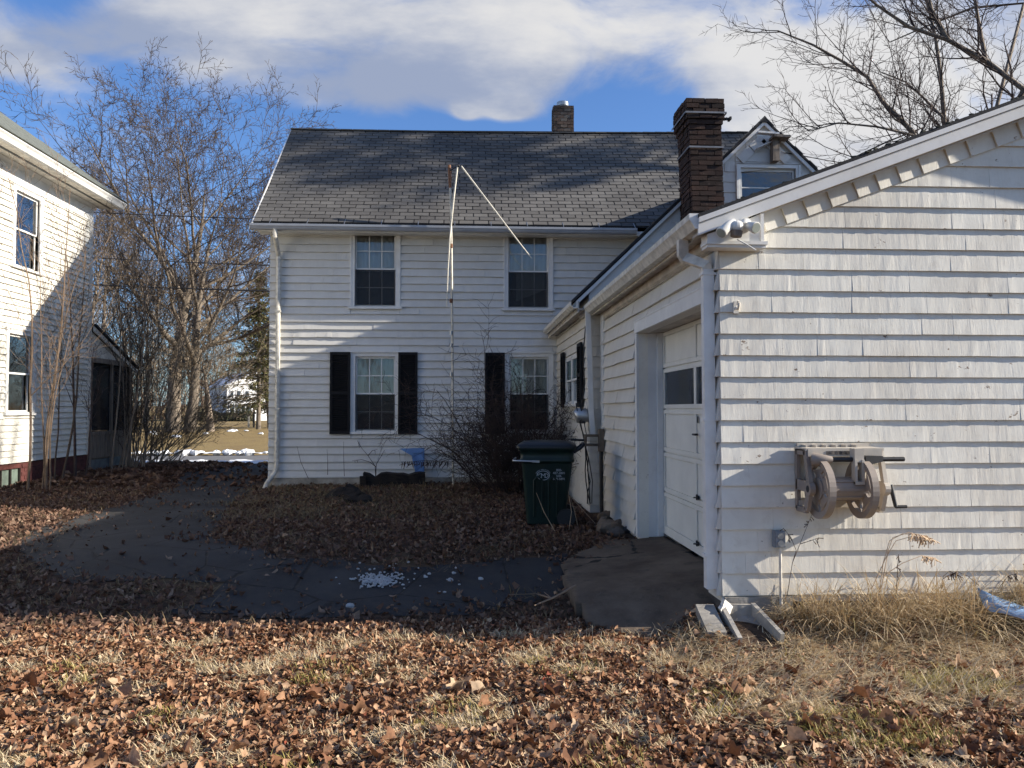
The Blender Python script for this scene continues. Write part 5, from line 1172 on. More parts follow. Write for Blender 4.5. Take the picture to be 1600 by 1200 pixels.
p_ = P(571, 747, Y=16.12); mb = MB(); mb.box(p_.x - .10, p_.x + .02, 16.0, 16.1, tz - .05, tz + .22); mb.build('rotten_post', 'wood_dark', None, label='short blackened post stub at the left end of the rotten timber', cat='post')
for i, (u, v, r, lab) in enumerate(((540, 776, .20, 'black lump of rotted stump in the leaves, the left one'), (563, 786, .17, 'smaller black lump of rotted stump nearer the driveway'))):
    p = G(u, v); mb = MB(); mb.lump((p.x, p.y, float(gz(p.x, p.y)) + .04), r, 20 + i, 10, 7, .45, (1.3, .9, .7)); mb.build('stump', 'wood_dark', None, label=lab, cat='stump')
for i, (u, v, r, sq, lab, mt) in enumerate(((948, 832, .15, (1.2, .9, .75), 'largest brown rock at the edge of the concrete apron', 'stone'), (947, 812, .10, (1.1, .9, .8), 'squarish grey rock behind the big brown rock', 'stone'), (970, 826, .10, (1.1, .8, .7), 'tan flat-topped rock right of the big brown rock', 'stone'), (985, 832, .10, (1.2, .8, .5), 'small rock nearest the door jamb', 'stone_dark'), (962, 838, .11, (1.1, .8, .6), 'low dark brown rock in front of the group', 'stone_dark'))):
    p = G(u, v); mb = MB(); mb.lump((p.x, p.y, float(gz(p.x, p.y)) + r * .45), r, 30 + i, 9, 6, .28, sq); mb.build('rock', mt, None, label=lab, cat='rock', group='rocks by the garage door')
# white gravel spill: one heap; the larger strays are things
q_ = random.Random(15); mb = MB()
for i in range(300):
    a = q_.gauss(0, 1); b = q_.gauss(0, 1); u, v = 592 + 18 * a, 908 + 4.2 * b - 1.2 * a + (8 if q_.random() < .2 else 0)
    if i > 280: u, v = q_.uniform(520, 720), q_.uniform(880, 930)
    p = G(u, v); mb.lump((p.x, p.y, float(gz(p.x, p.y)) + .018 + q_.uniform(0, .012)), q_.uniform(.007, .016), i, 5, 3, .3, (1.2, 1, .7))
mb.build('gravel', 'white_stone', None, kind='stuff', label='spilled heap of white gravel on the driveway')
for i, (u, v, r, lab) in enumerate(((547, 949, .038, 'lone white stone on the near edge of the driveway asphalt'), (671, 898, .020, 'small white stone just right of the gravel heap, upper of a close pair'), (665, 903, .018, 'small white stone just right of the gravel heap, lower of a close pair'), (709, 897, .022, 'white stone lying behind the flat pale one right of the heap'), (704, 908, .032, 'flat pale stone right of the gravel heap'), (751, 906, .026, 'white stone farthest to the right of the gravel heap'))):
    p = G(u, v); mb = MB(); mb.lump((p.x, p.y, float(gz(p.x, p.y)) + .012), r, 60 + i, 7, 5, .25, (1.2, 1, .75)); mb.build('white_stone', 'white_stone', None, label=lab, cat='stone', group='white stones strayed from the gravel heap')
# splash blocks at the downspout
def gzz(x, y, d=0.0): return float(gz(x, y)) + d
p0, p1 = P(1101, 946, Y=6.5), P(1121, 990, Y=6.05); sb = MB(); sb.obox((p0 + p1) / 2 - Z * .03, (p1 - p0).normalized(), (p1 - p0).normalized().cross(Z), Z, (p1 - p0).length / 2, .075, .04)
sb.build('concrete_slab', 'concrete', None, label='narrow concrete slab lying in the grass left of the splash tray', cat='slab')
tr = [P(u, v, Y=y) for u, v, y in ((1128, 962, 6.42), (1176, 960, 6.42), (1222, 1006, 5.95), (1156, 1012, 5.95))]; zt_ = -.045
sp = empty('splash_tray', tuple((tr[0] + tr[2]) / 2), 'grey open-ended splash tray sloping away below the downspout', 'splash tray')
def tp_(i, dz_=0.0): return Vector((tr[i].x, tr[i].y, tr[i].z + dz_))
mb = MB(); mb.add([tp_(0), tp_(1), tp_(2), tp_(3)] + [tp_(i, -.12) for i in range(4)], [(3, 2, 1, 0), (4, 5, 6, 7)]); mb.build('floor_pan', 'concrete', sp)
for a, b in ((0, 3), (1, 2), (0, 1)): mb = MB(); mb.bar(tp_(a, .045), tp_(b, .03), .035, .10); mb.build('rim', 'concrete', sp)
eb = P(1134, 950, Y=6.40); mb = MB(); el = empty('gutter_elbow', tuple(eb), 'broken white downspout elbow lying at the foot of the downspout', 'gutter elbow')
duct(mb, [eb + Vector((-.05, -.05, -.03)), eb + Vector((-.01, -.01, -.01)), eb + Vector((.03, .04, .04))], .085, .07); mb.build('elbow', 'white_dirty', el)
# blue tarp scrap at the right
tpx = [(1527, 919), (1545, 928), (1570, 938), (1605, 950), (1640, 968), (1600, 968), (1565, 958), (1548, 956), (1537, 948)]
Vt = []; q_ = random.Random(6)
tpts = [P(u, v, Y=6.25 - .008 * max(0, (v - 930))) for u, v in tpx]; cen = sum(tpts, Vector()) / len(tpts)
mb = MB(); n = len(tpts); vs = [tuple(p) for p in tpts] + [tuple(p.lerp(cen, .45) + Vector((0, -.05 + .05 * (i % 2), .015))) for i, p in enumerate(tpts)] + [tuple(cen + Vector((0, -.04, 0)))]
mb.add(vs, [(i, (i + 1) % n, n + (i + 1) % n, n + i) for i in range(n)] + [(n + i, n + (i + 1) % n, 2 * n) for i in range(n)], True); tarp = mb.build('tarp_scrap', 'blue_tarp', None, label='crumpled pale blue tarp scrap by the garage wall', cat='tarp')
tmod = tarp.modifiers.new('thickness', 'SOLIDIFY'); tmod.thickness = .004
# weathered shelf bracket on the wing gable
bx = P(1212, 212, Y=WY - .2); br = empty('shelf_bracket', (bx.x, WY, bx.z), 'broken weathered wooden shelf on a stub post high on the wing gable', 'bracket')
mb = MB(); a0, a1 = P(1188, 213, Y=WY - .2).x, P(1233, 213, Y=WY - .2).x; mb.obox(((a0 + a1) / 2 + .1, WY - .14, bx.z - .02), Vector((1, 0, -.04)).normalized(), Yv, Z, (a1 - a0) / 2 - .1, .13, .018); mb.build('shelf_board', 'wood_grey', br)
mb = MB(); mb.obox((a0 + .12, WY - .2, bx.z + .035), Vector((1, 0, -.06)).normalized(), Yv, Z, .17, .05, .014); mb.bar((a0 - .04, WY - .1, bx.z - .19), (a0 + .24, WY - .05, bx.z - .06), .012, .10, (0, -1, .2)); mb.build('loose_board', 'white_peel', br)
mb = MB(); pu = P(1212, 252, Y=WY - .12); mb.box(pu.x - .055, pu.x + .05, WY - .16, WY - .02, pu.z, bx.z - .03); mb.build('stub_post', 'wood_grey', br)
mb = MB(); mb.tube([(pu.x, WY - .02, bx.z - .05), (pu.x - .05, WY - .12, bx.z - .04)], .012, 5); mb.build('nail', 'rust', br)
mb = MB(); w0 = Vector((5.0, 12.3, P(1262, 238, Y=12.3).z)); w1 = Vector((13, 16, 6.6)); mb.tube([w0.lerp(w1, t) - Z * (.25 * math.sin(math.pi * t)) for t in np.linspace(0, 1, 10)], .008, 4); mb.build('service_wire', 'wire', None, label='thin service wire rising from the wing gable towards the tree', cat='wire')
# ================================================================== ACROSS THE STREET
def snow_patch(poly, seed, label, lift=.05):
    V, F = drape(poly, .12, lift, .12, seed); q = np.random.default_rng(seed); V[:, 2] += .03 * np.sin(V[:, 0] * 5 + 1) * np.sin(V[:, 1] * 7) + q.uniform(0, .025, len(V))
    link('snow', fast_mesh('snow', V, F, 'snow', True), kind='stuff', label=label)
snow_patch([(-30, 24.75), (-8.2, 24.35), (-6.6, 23.75), (-5.6, 24.3), (-4.2, 23.9), (2, 24.2), (20, 24.4), (20, 24.95), (-30, 25.05)], 3, 'thawing snow ridge along the near edge of the street', .04)
snow_patch([(-40, 28.25), (-9, 28.15), (20, 28.05), (20, 28.5), (-4, 28.65), (-6, 28.5), (-8, 28.8), (-40, 28.9)], 4, 'ploughed snow ridge along the far edge of the street', .08)
mb = MB(); q_ = random.Random(8)
for i in range(70):
    x = q_.uniform(-14, 2); y = 28.35 + q_.gauss(0, .12); mb.lump((x, y, gzz(x, y, .1)), q_.uniform(.05, .16), i, 6, 4, .35, (1.4, 1, .8))
for i in range(16):
    x = q_.uniform(-18, -6); y = q_.uniform(40, 50); mb.lump((x, y, gzz(x, y, .02)), q_.uniform(.08, .2), 200 + i, 6, 4, .3, (1.5, 1, .5))
mb.build('snow', 'snow', None, kind='stuff', label='lumps of ploughed snow beside the street and on the lawn')

# white house across the street
FY = 92.0; fz = float(gz(-28, FY))
fx0, fx1 = P(322, 640, Y=FY).x, P(405, 640, Y=FY).x
far = empty('distant_house', ((fx0 + fx1) / 2, FY + 4, fz), 'white house with a snowy roof far across the street behind the big maple', 'house')
fe = P(360, 602, Y=FY).z; fr_ = P(360, 583, Y=FY).z; xm = (fx0 + fx1) / 2
mb = MB(); mb.box(fx0, fx1, FY, FY + 9, fz - .3, fe); mb.prism([(fx0, fe), (fx1, fe), (xm, fr_ - .2)], 1, FY, FY + 9); fw = mb.build('wall', 'far_white', far)
mb = MB()
for a, b in (((fx0 - .4, fe - .25), (xm, fr_)), ((xm, fr_), (fx1 + .4, fe - .25))): mb.prism([a, b, (b[0], b[1] + .2), (a[0], a[1] + .2)], 1, FY - .5, FY + 9.4)
mb.build('roof', 'far_roof', far)
far.rotation_euler = (0, 0, R(32))
def fwin(u0, u1, v0, v1, nm='window', mt='far_glass'):
    a, b = P(u0, v0, Y=FY), P(u1, v1, Y=FY); mb = MB(); mb.box(a.x - .12, b.x + .12, FY - .08, FY - .002, b.z - .12, a.z + .12); w = mb.build(nm, 'far_white', far)
    mb = MB(); mb.box(a.x, b.x, FY - .12, FY - .085, b.z, a.z); mb.build('pane' if nm == 'window' else 'panel', mt, w)
for r_ in ((327, 333, 632, 650), (336, 343, 632, 650), (345, 350, 632, 650), (353, 359, 632, 650), (328, 332, 611, 620), (338, 343, 611, 620), (351, 356, 611, 620)): fwin(*r_)
mb = MB(); mb.box(fx1, fx1 + 6.5, FY + 2, FY + 8, fz - .3, fz + 2.6); mb.build('side_wing', 'far_white', far)
mb = MB(); mb.prism([(fx1 - .2, fz + 2.6), (fx1 + 6.8, fz + 2.6), (fx1 + 6.8, fz + 2.8), (fx1 - .2, fz + 4.0)], 1, FY + 1.7, FY + 8.2); mb.build('porch_roof', 'far_roof', far)
a, b = P(387, 642, Y=FY + 1.9), P(393, 653, Y=FY + 1.9); mb = MB(); mb.box(a.x, b.x, FY + 1.9, FY + 1.99, b.z - .4, a.z); mb.build('door', 'far_red', far, label='dark red front door')
for u in (398, 409, 418): c = P(u, 650, Y=FY + 1.8); mb = MB(); mb.box(c.x - .09, c.x + .09, FY + 1.7, FY + 1.9, fz, fz + 2.6); mb.build('porch_column', 'far_white', far)
def leafy(name, label, cat, group, c, r, n, size, mat, seed, squash=(1, 1, .75)):
    q = np.random.default_rng(seed); d = q.normal(size=(n, 3)); d /= np.linalg.norm(d, axis=1, keepdims=True); rr = q.uniform(.55, 1.0, (n, 1)) * (1 + .22 * np.sin(d[:, :1] * 5 + seed) + .2 * np.sin(d[:, 1:2] * 7 + d[:, 2:3] * 4))
    p = d * rr * r * np.array(squash); p[:, 2] = np.abs(p[:, 2]) * 1.1
    a = q.normal(size=(n, 3)); a /= np.linalg.norm(a, axis=1, keepdims=True); b = np.cross(a, q.normal(size=(n, 3))); b /= np.linalg.norm(b, axis=1, keepdims=True) + 1e-9; s = size * q.uniform(.6, 1.3, (n, 1))
    V = np.stack([p + a * s, p + b * s * .5, p - a * s, p - b * s * .5], 1).reshape(-1, 3); F = np.arange(4 * n).reshape(n, 4)
    rt = empty(name, c, label, cat, group); link('foliage', fast_mesh('foliage', V, F, mat), rt)
    mb = MB(); mb.tube([(c[0], c[1], c[2] - .2), (c[0] + .05, c[1], c[2] + r * .5)], [.12, .04], 6); mb.build('stem', 'bark', rt); return rt
for i, (u, r, lab) in enumerate(((337, 1.0, 'clipped dark evergreen shrub under the left windows of the distant white house'), (348, .85, 'low reddish evergreen shrub between two rounder ones before the distant white house'), (375, 1.25, 'large round evergreen shrub at the right corner of the distant white house'), (310, 1.0, 'dark evergreen shrub left of the distant white house'))):
    p = P(u, 657, Y=88); leafy('evergreen_shrub', lab, 'shrub', 'shrubs before the distant house', (p.x, 88, fz), r * 1.25, 1500, .16, 'evergreen_leaf', 60 + i)
for i, (u, hh, lab, mt) in enumerate(((396.5, 1.35, 'dark mailbox on a post, the taller of two far across the lawn', 'black'), (388.5, .8, 'short pale post beside the dark mailbox across the lawn', 'white_dirty'))):
    p = P(u, 669, Y=58); z = gzz(p.x, 58); m_ = empty('mailbox' if i == 0 else 'marker_post', (p.x, 58, z), lab, 'mailbox' if i == 0 else 'post')
    mb = MB(); mb.box(p.x - .06, p.x + .06, 57.94, 58.06, z - .2, z + hh); mb.build('post', mt if i == 0 else 'white_dirty', m_)
    if i == 0: mb = MB(); mb.prism([(p.x - .14, z + hh), (p.x + .14, z + hh), (p.x + .14, z + hh + .18), (p.x + .07, z + hh + .28), (p.x - .07, z + hh + .28), (p.x - .14, z + hh + .18)], 1, 57.7, 58.25); mb.build('box', 'black', m_)
    else: mb = MB(); mb.box(p.x - .1, p.x + .1, 57.9, 58.1, z + hh, z + hh + .08); mb.build('cap', 'black', m_)

# utility poles (behind the houses) and the lines between them
LX0, LX1, LY = -34.0, 24.0, 28.9
for x, lab in ((LX0, 'wooden utility pole by the street behind the cream house'), (LX1, 'wooden utility pole by the street behind the white house')):
    up = empty('utility_pole', (x, LY, 0), lab, 'utility pole', 'utility poles'); mb = MB(); mb.tube([(x, LY, -.3), (x, LY, 10.4)], [.16, .12], 10); mb.build('pole', 'pole_wood', up); mb = MB(); mb.box(x - .06, x + .06, LY - 1.1, LY + 1.1, 9.6, 9.72); mb.build('crossarm', 'pole_wood', up)
for v0, v1, r, lab in ((334, 343, .017, 'uppermost overhead wire crossing behind the trees'), (405, 415, .017, 'middle overhead wire crossing behind the trees'), (447, 455, .026, 'lowest and thickest overhead wire crossing behind the trees')):
    a, b = P(190, v0, Y=LY), P(425, v1, Y=LY); mb = MB(); xs = np.linspace(LX0, LX1, 30); sag = .9
    k = lambda x: sag * ((x - LX0) * (LX1 - x)) / ((LX1 - LX0) / 2) ** 2
    sl_ = ((b.z + k(b.x)) - (a.z + k(a.x))) / (b.x - a.x); mb.tube([(x, LY, a.z + k(a.x) + sl_ * (x - a.x) - k(x)) for x in xs], r, 4); mb.build('overhead_wire', 'wire', None, label=lab, cat='wire', group='overhead wires')

# ------------------------------------------------------------------ trees
OAK = dict(seg=[7, 6, 4, 3, 2, 2], wob=[.05, .09, .11, .12, .12, .1], trop=[.03, .07, .09, .08, .06, .05], tip=[.06, .12, .2, .3, .4, .6], cnt=[9, 8, 7, 6, 5], start=[.25, .22, .18, .12, .1], ang=[48, 46, 42, 40, 38], ratio=[.70, .60, .52, .48, .5], rr=.60, rmin=.011, cone=.7)
POLE = dict(OAK, trop=[.05, .12, .10, .06, .03, 0], ang=[30, 34, 38, 40, 40], ratio=[.42, .5, .5, .5, .5], cnt=[14, 6, 5, 4, 3], start=[.25, .2, .15, .1, .1], rr=.5)
def tree(u, Y, top_v, S, r, seed, name, label, lean=(0, 0), mats=('bark', 'twig'), maxlev=4, hgt=None, group='bare trees across the street', extra=(), split=1, rmin=.011, frac=.60):
    p = P(u, 640, Y=Y); z = gzz(p.x, Y); H = hgt or (P(u, top_v, Y=Y).z - z); q = random.Random(seed); out = {}; b = Vector((p.x, Y, z - .15)); S = dict(S, rmin=rmin)
    grow(q, b, Vector((lean[0], lean[1], 1)).normalized(), H * frac, r, 0, maxlev, S, out)
    for dx_, dy_, l2, k2, r2 in extra: grow(q, b + Vector((dx_, dy_, 0)), Vector((l2[0], l2[1], 1)).normalized(), H * frac * k2, r2, 0, maxlev, S, out)
    return plant(name, label, 'tree', group, (p.x, Y, z), out, split, mats)
tree(272, 46, 118, dict(OAK, cnt=[9, 8, 6, 5, 3], rr=.64), .46, 3, 'bare_maple', 'huge twin-trunked bare maple across the street with a tall rounded crown', lean=(-.03, 0), extra=[(.75, .2, (.10, .05), .92, .34)], frac=.70, rmin=.0125, maxlev=5)
tree(100, 52, 160, OAK, .28, 5, 'bare_tree', 'bare tree behind the cream house roof, widest of those left of the maple', mats=('bark', 'twig'), maxlev=4, rmin=.017)
tree(20, 50, 215, OAK, .26, 6, 'bare_tree', 'bare spreading tree at the far left above the cream house eave', maxlev=4, rmin=.017)
tree(118, 40, 92, POLE, .17, 8, 'bare_tree', 'slender pale-trunked tree rising above the cream house eave', mats=('bark_pale', 'twig_pale'), rmin=.011)
tree(152, 42, 130, POLE, .18, 9, 'bare_tree', 'second slender tree between the pale-trunked one and the maple', mats=('bark_pale', 'twig'), rmin=.011)
tree(424, 54, 215, OAK, .22, 11, 'bare_tree', 'bare tree whose fine twigs fan out beside the left edge of the white house roof', lean=(-.05, 0), maxlev=4, rmin=.016)
tree(306, 60, 330, OAK, .17, 12, 'bare_tree', 'middle-sized bare tree between the maple and the spruce', maxlev=4, rmin=.016, mats=('bark', 'twig_pale'))
tree(228, 58, 300, OAK, .18, 14, 'bare_tree', 'bare tree standing left behind the twin-trunked maple', maxlev=4, rmin=.016, mats=('bark', 'twig'))
tree(196, 66, 260, POLE, .22, 15, 'bare_tree', 'thin bare tree seen past the end of the cream house porch', maxlev=4, rmin=.018)
# lawn tree with a straight grey trunk, and the spruces behind
tree(330, 47, 470, dict(OAK, start=[.55, .2, .2, .1, .1], ang=[62, 50, 46, 46, 44]), .26, 17, 'lawn_tree', 'straight grey-trunked tree on the lawn in front of the distant white house', mats=('bark_pale', 'twig_pale'), maxlev=4, rmin=.012)
def spruce(u, Y, top_v, rad, seed, label, n=34):
    p = P(u, 640, Y=Y); z = gzz(p.x, Y); H = P(u, top_v, Y=Y).z - z; q = random.Random(seed); root = empty('spruce_tree', (p.x, Y, z), label, 'tree', 'spruces across the street')
    mb = MB(); mb.tube([(p.x, Y, z - .2), (p.x, Y, z + H * .98)], [.16, .02], 8); mb.build('trunk', 'bark', root); cards = []; br = []
    for i in range(n * 5):
        t = q.uniform(.12, 1) ** .9; hz = H * t; L = rad * (1 - t) ** .8 * q.uniform(.65, 1.15) + .15; a = q.uniform(0, 6.28); dv = Vector((math.cos(a), math.sin(a), -.18 + q.uniform(-.1, .25))); o = Vector((0, 0, hz)); br.append(([o, o + dv * L * .6, o + dv * L], [.03, .02, .008]))
        for k in range(int(14 + L * 16)):
            f = q.uniform(.15, 1.05); c = o + dv * (L * f) + Vector((q.gauss(0, .14), q.gauss(0, .14), q.gauss(-.06, .09))); d1 = (dv + Vector((q.gauss(0, .6), q.gauss(0, .6), q.gauss(-.25, .35)))).normalized() * q.uniform(.10, .22); d2 = d1.cross(Vector((q.gauss(0, 1), q.gauss(0, 1), 1))).normalized() * q.uniform(.025, .05); cards.append([c - d1, c + d2, c + d1, c - d2])
    V = np.array([[tuple(v) for v in c] for c in cards]).reshape(-1, 3); link('crown', fast_mesh('crown', V, np.arange(len(V)).reshape(-1, 4), 'needle'), root)
    Vb, Fb = tubes(br, 4); link('branches', fast_mesh('branches', Vb, Fb, 'twig'), root)
spruce(404, 52, 425, 2.8, 3, 'olive green spruce against the left side of the white house', 42)
spruce(436, 70, 440, 2.2, 4, 'darker spruce behind the lawn tree')
spruce(446, 56, 470, 2.6, 6, 'spruce mostly hidden behind the corner of the white house')
# far wood along the horizon
q_ = random.Random(99); fo = {0: [], 1: []}
FW = dict(OAK, seg=[3, 3, 2], cnt=[11, 7], start=[.2, .15], rmin=.03, ratio=[.5, .5], ang=[40, 42], tip=[.3, .3, .6])
for i in range(190):
    x = q_.uniform(-130, 110); y = q_.uniform(112, 190); z = gzz(x, y); out = {}
    grow(q_, Vector((x, y, z - .2)), Vector((q_.gauss(0, .05), 0, 1)).normalized(), q_.uniform(8, 15), q_.uniform(.10, .22), 0, 2, FW, out)
    for l in out: fo.setdefault(0 if l == 0 else 1, []).extend(out[l])
V0, F0 = tubes(fo[0], 4); V1, F1 = tubes(fo[1], 3); link('far_woods', fast_mesh('far_woods', np.concatenate([V0, V1]), np.concatenate([F0, F1 + len(V0)]), 'twig_pale', True), kind='stuff', label='brown bare woodland along the horizon')
q2 = np.random.default_rng(5); n = 14000; p = np.stack([q2.uniform(-130, 110, n), q2.uniform(108, 112, n), np.zeros(n)], 1); p[:, 2] = gz(p[:, 0], p[:, 1]) + q2.uniform(0, 1, n) ** 1.6 * 4.0 * (1 + .4 * np.sin(p[:, 0] * .3))
a = q2.normal(size=(n, 3)) * np.array([.25, .25, .6]); b = q2.normal(size=(n, 3)) * .05
link('undergrowth', fast_mesh('undergrowth', np.stack([p - a, p + b, p + a, p - b], 1).reshape(-1, 3), np.arange(4 * n).reshape(-1, 4), 'leaf_dark'), kind='stuff', label='brown brush at the edge of the far woodland')

# tree behind the garage: limbs surveyed from the photograph, then grown on
BT = dict(OAK, seg=[6, 6, 5, 4, 3, 2], wob=[.05, .10, .13, .15, .18, .2], trop=[.03, .06, .07, .07, .05, .03], cnt=[6, 7, 6, 5, 4], start=[.2, .12, .12, .1, .1], ang=[40, 40, 42, 44, 40], ratio=[.6, .52, .5, .5, .5], rr=.62, rmin=.0045, tip=[.3, .2, .25, .35, .5, .7])
q_ = random.Random(4); out = {}; base = Vector((9.3, 13.4, 0))
limbs = [([(1600, 140), (1540, 95), (1480, 62), (1420, 42), (1370, 8), (1330, -30)], 12.6, .068, .016), ([(1425, 205), (1380, 160), (1355, 120), (1320, 98), (1270, 70), (1215, 48)], 12.4, .052, .012), ([(1475, 185), (1470, 120), (1462, 60), (1450, 10), (1430, -60)], 13.4, .05, .015),
         ([(1475, 185), (1440, 150), (1415, 128), (1375, 112)], 13.2, .035, .010), ([(1480, 62), (1455, 15), (1445, -30), (1420, -90)], 12.9, .045, .014), ([(1430, 212), (1370, 198), (1310, 192), (1265, 205)], 12.2, .030, .008), ([(1440, 200), (1385, 222), (1330, 248), (1290, 268)], 12.6, .026, .007), ([(1600, 5), (1520, 12), (1450, 40), (1390, 66)], 13.9, .04, .010), ([(1540, 95), (1530, 40), (1520, -20), (1500, -90)], 13.2, .04, .012)]
trunk_top = Vector((8.6, 13.3, 4.3)); out[0] = [([base - Z * .2, Vector((9.25, 13.4, 1.6)), Vector((9.0, 13.35, 3.0)), trunk_top], [.24, .20, .17, .15])]; out[1] = []; out[2] = []
# the crown above the frame, which throws the dappled shade on the main roof
grow(q_, trunk_top, Vector((.95, .25, .7)).normalized(), 5.0, .12, 1, 4, dict(BT, cnt=[6, 9, 7, 6, 5], rmin=.006), out)
for px, Y, r0, r1 in limbs:
    pts = [P(u, v, Y=Y + .15 * i) for i, (u, v) in enumerate(px)]; st = pts[0]; full = [trunk_top, trunk_top.lerp(st, .5) + Z * .15] + pts if px[0] not in ((1480, 62), (1540, 95)) else pts
    n = len(full); rr = [r0 + (r1 - r0) * (i / (n - 1)) for i in range(n)]; out[1].append((full, rr))
    for i in range(max(1, n - len(pts)), n):
        for k in range(4 if i < n - 1 else 3):
            f = q_.random(); j = max(i - 1, 0); a = full[j].lerp(full[i], f) if i < n - 1 or k else full[-1]; d = (full[i] - full[j]).normalized(); sd = d.cross(Yv).normalized() * q_.choice((-1, 1)); nd = (d * q_.uniform(.5, .9) + sd * q_.uniform(.3, .8) + Z * .35 + Yv * q_.gauss(0, .45)).normalized()
            grow(q_, a, nd, q_.uniform(.7, 1.35), max(.009, rr[i] * .42), 2, 4, dict(BT, cnt=[6, 6, 6, 4, 3], rmin=.0042), out)
tr_ = plant('bare_tree', 'bare tree behind the garage with budding branches spread over its roof', 'tree', None, tuple(base), out, 1, ('bark', 'twig_dark'), (8, 6, 5, 4, 3, 3))
# a pine out to the right, beyond the frame, dapples the main roof
pine = empty('pine_tree', (20.0, 16.2, 0), 'tall pine out of frame to the right beyond the garage', 'tree'); mb = MB(); mb.tube([(20, 16.2, -.2), (20.1, 16.2, 9), (20, 16.3, 19.5)], [.3, .22, .05], 8); mb.build('trunk', 'bark', pine)
q_ = np.random.default_rng(12); cl_ = []
for k in range(40):
    c = np.array([20 + q_.normal(0, 1.2), q_.uniform(14.9, 18.2), q_.uniform(13.4, 19.4)]); n = 150; d = q_.normal(size=(n, 3)) * np.array([.34, .34, .10]) * q_.uniform(.7, 1.5); a = q_.normal(size=(n, 3)); a /= np.linalg.norm(a, axis=1, keepdims=True); bb_ = np.cross(a, q_.normal(size=(n, 3))); bb_ /= np.linalg.norm(bb_, axis=1, keepdims=True); p = c + d - np.array([20.0, 16.2, 0]); cl_.append(np.stack([p - a * .16, p + bb_ * .035, p + a * .16, p - bb_ * .035], 1).reshape(-1, 3))
    mb = MB(); mb.tube([(20, 16.25, c[2] - .8), tuple(c)], [.06, .02], 4); mb.build('branch', 'bark', pine)
V = np.concatenate(cl_); link('crown', fast_mesh('crown', V, np.arange(len(V)).reshape(-1, 4), 'needle'), pine)
# bare trees behind the yard, seen only mirrored in the panes
for x, y, h, sd in ((-6, -22, 13, 1), (3, -27, 15, 2), (-14, -30, 14, 3), (9, -20, 11, 4)):
    q_ = random.Random(500 + sd); out = {}; grow(q_, Vector((x, y, -.3)), Vector((q_.gauss(0, .04), 0, 1)).normalized(), h * .74, .24, 0, 3, dict(OAK, rmin=.02), out)
    plant('bare_tree', ('bare tree at the back of the yard behind the viewer, left of the middle', 'tallest bare tree at the back of the yard behind the viewer', 'bare tree at the back left corner of the yard behind the viewer', 'smaller bare tree at the back right of the yard behind the viewer')[sd - 1], 'tree', None, (x, y, -.2), out, 1, ('bark', 'twig'))
# saplings and shrubs by the cream house
SAP = dict(seg=[9, 6, 4, 3, 2], wob=[.05, .10, .13, .16], trop=[.03, .09, .07, .04], tip=[.22, .25, .4, .6], cnt=[7, 4, 3, 2], start=[.3, .15, .15, .1], ang=[30, 36, 40, 40], ratio=[.34, .5, .5, .5], rr=.55, rmin=.0045, cone=.8)
saps = [(43, 755, -8.1, 6.0, .024, [(.02, -.01)], 'thin single-stemmed sapling before the lower window of the cream house', 'sapling'), (72, 752, -7.9, 5.8, .024, [(.04, .02), (-.05, .02), (.07, -.05), (-.02, .08)], 'clump of tawny sapling stems just right of the lower window of the cream house', 'sapling'), (118, 728, -8.3, 4.9, .032, [(.03, .02), (.16, .05)], 'dark forked sapling against the shaded siding of the cream house', 'twig_dark'), (95, 742, -8.4, 5.6, .026, [(.08, .03), (.02, .0)], 'slim leaning sapling between the tawny clump and the dark fork', 'twig')]
for i, (u, v, x, H, r, leans, lab, mt) in enumerate(saps):
    p = P(u, v, X=x); q = random.Random(300 + i); out = {}; z = gzz(x, p.y)
    for k, l in enumerate(leans): grow(q, Vector((x + q.uniform(-.12, .12) * (k > 0), p.y + q.uniform(-.14, .14) * (k > 0), z - .05)), Vector((l[0], l[1], 1)).normalized(), H * (1 if k == 0 else q.uniform(.55, .95)), r * (1 if k == 0 else .72), 0, 3, SAP, out)
    plant('sapling', lab, 'sapling', 'saplings by the cream house', (x, p.y, z), out, 0, (mt, mt), (6, 4, 3, 3))
SHR = dict(SAP, seg=[8, 6, 4, 3], cnt=[8, 5, 3, 2], ang=[26, 32, 38], ratio=[.42, .5, .5], wob=[.05, .09, .12, .15], trop=[.02, .06, .05, .03], rmin=.0055, cone=.7)
q = random.Random(71); out = {}; bx_, by_ = P(206, 712, X=-8.45).x, P(206, 712, X=-8.45).y
for k in range(20): a = q.uniform(0, 6.28); grow(q, Vector((bx_ + q.gauss(0, .22), by_ + q.gauss(0, .3), gzz(bx_, by_) - .05)), Vector((.06 + .30 * abs(math.cos(a)) * q.random() * (1 if q.random() < .75 else -.5), .25 * math.sin(a) * q.random(), 1)).normalized(), q.uniform(3.4, 7.8) if k < 12 else q.uniform(1.2, 2.5), q.uniform(.014, .030), 0, 3, SHR, out)
plant('tall_shrub', 'tall many-stemmed bare shrub fanning up beside the dark porch', 'shrub', None, (bx_, by_, 0), out, 0, ('bark_pale', 'twig'), (5, 4, 3, 3))
q = random.Random(72); out = {}; bx2, by2 = P(232, 712, Y=23.2).x, 23.2
for k in range(42): grow(q, Vector((bx2 + q.gauss(0, .35), by2 + q.gauss(0, .3), -.05)), Vector((q.uniform(-.1, .95), q.uniform(-.3, .3), q.uniform(.45, 1))).normalized(), q.uniform(1.0, 5.2), q.uniform(.009, .020), 0, 3, dict(SHR, trop=[.0, .04, .04, .02]), out)
plant('arching_shrub', 'bare shrub with long pale branches arching right over the lawn', 'shrub', None, (bx2, by2, 0), out, 0, ('bark_pale', 'twig_pale'), (5, 4, 3, 3))

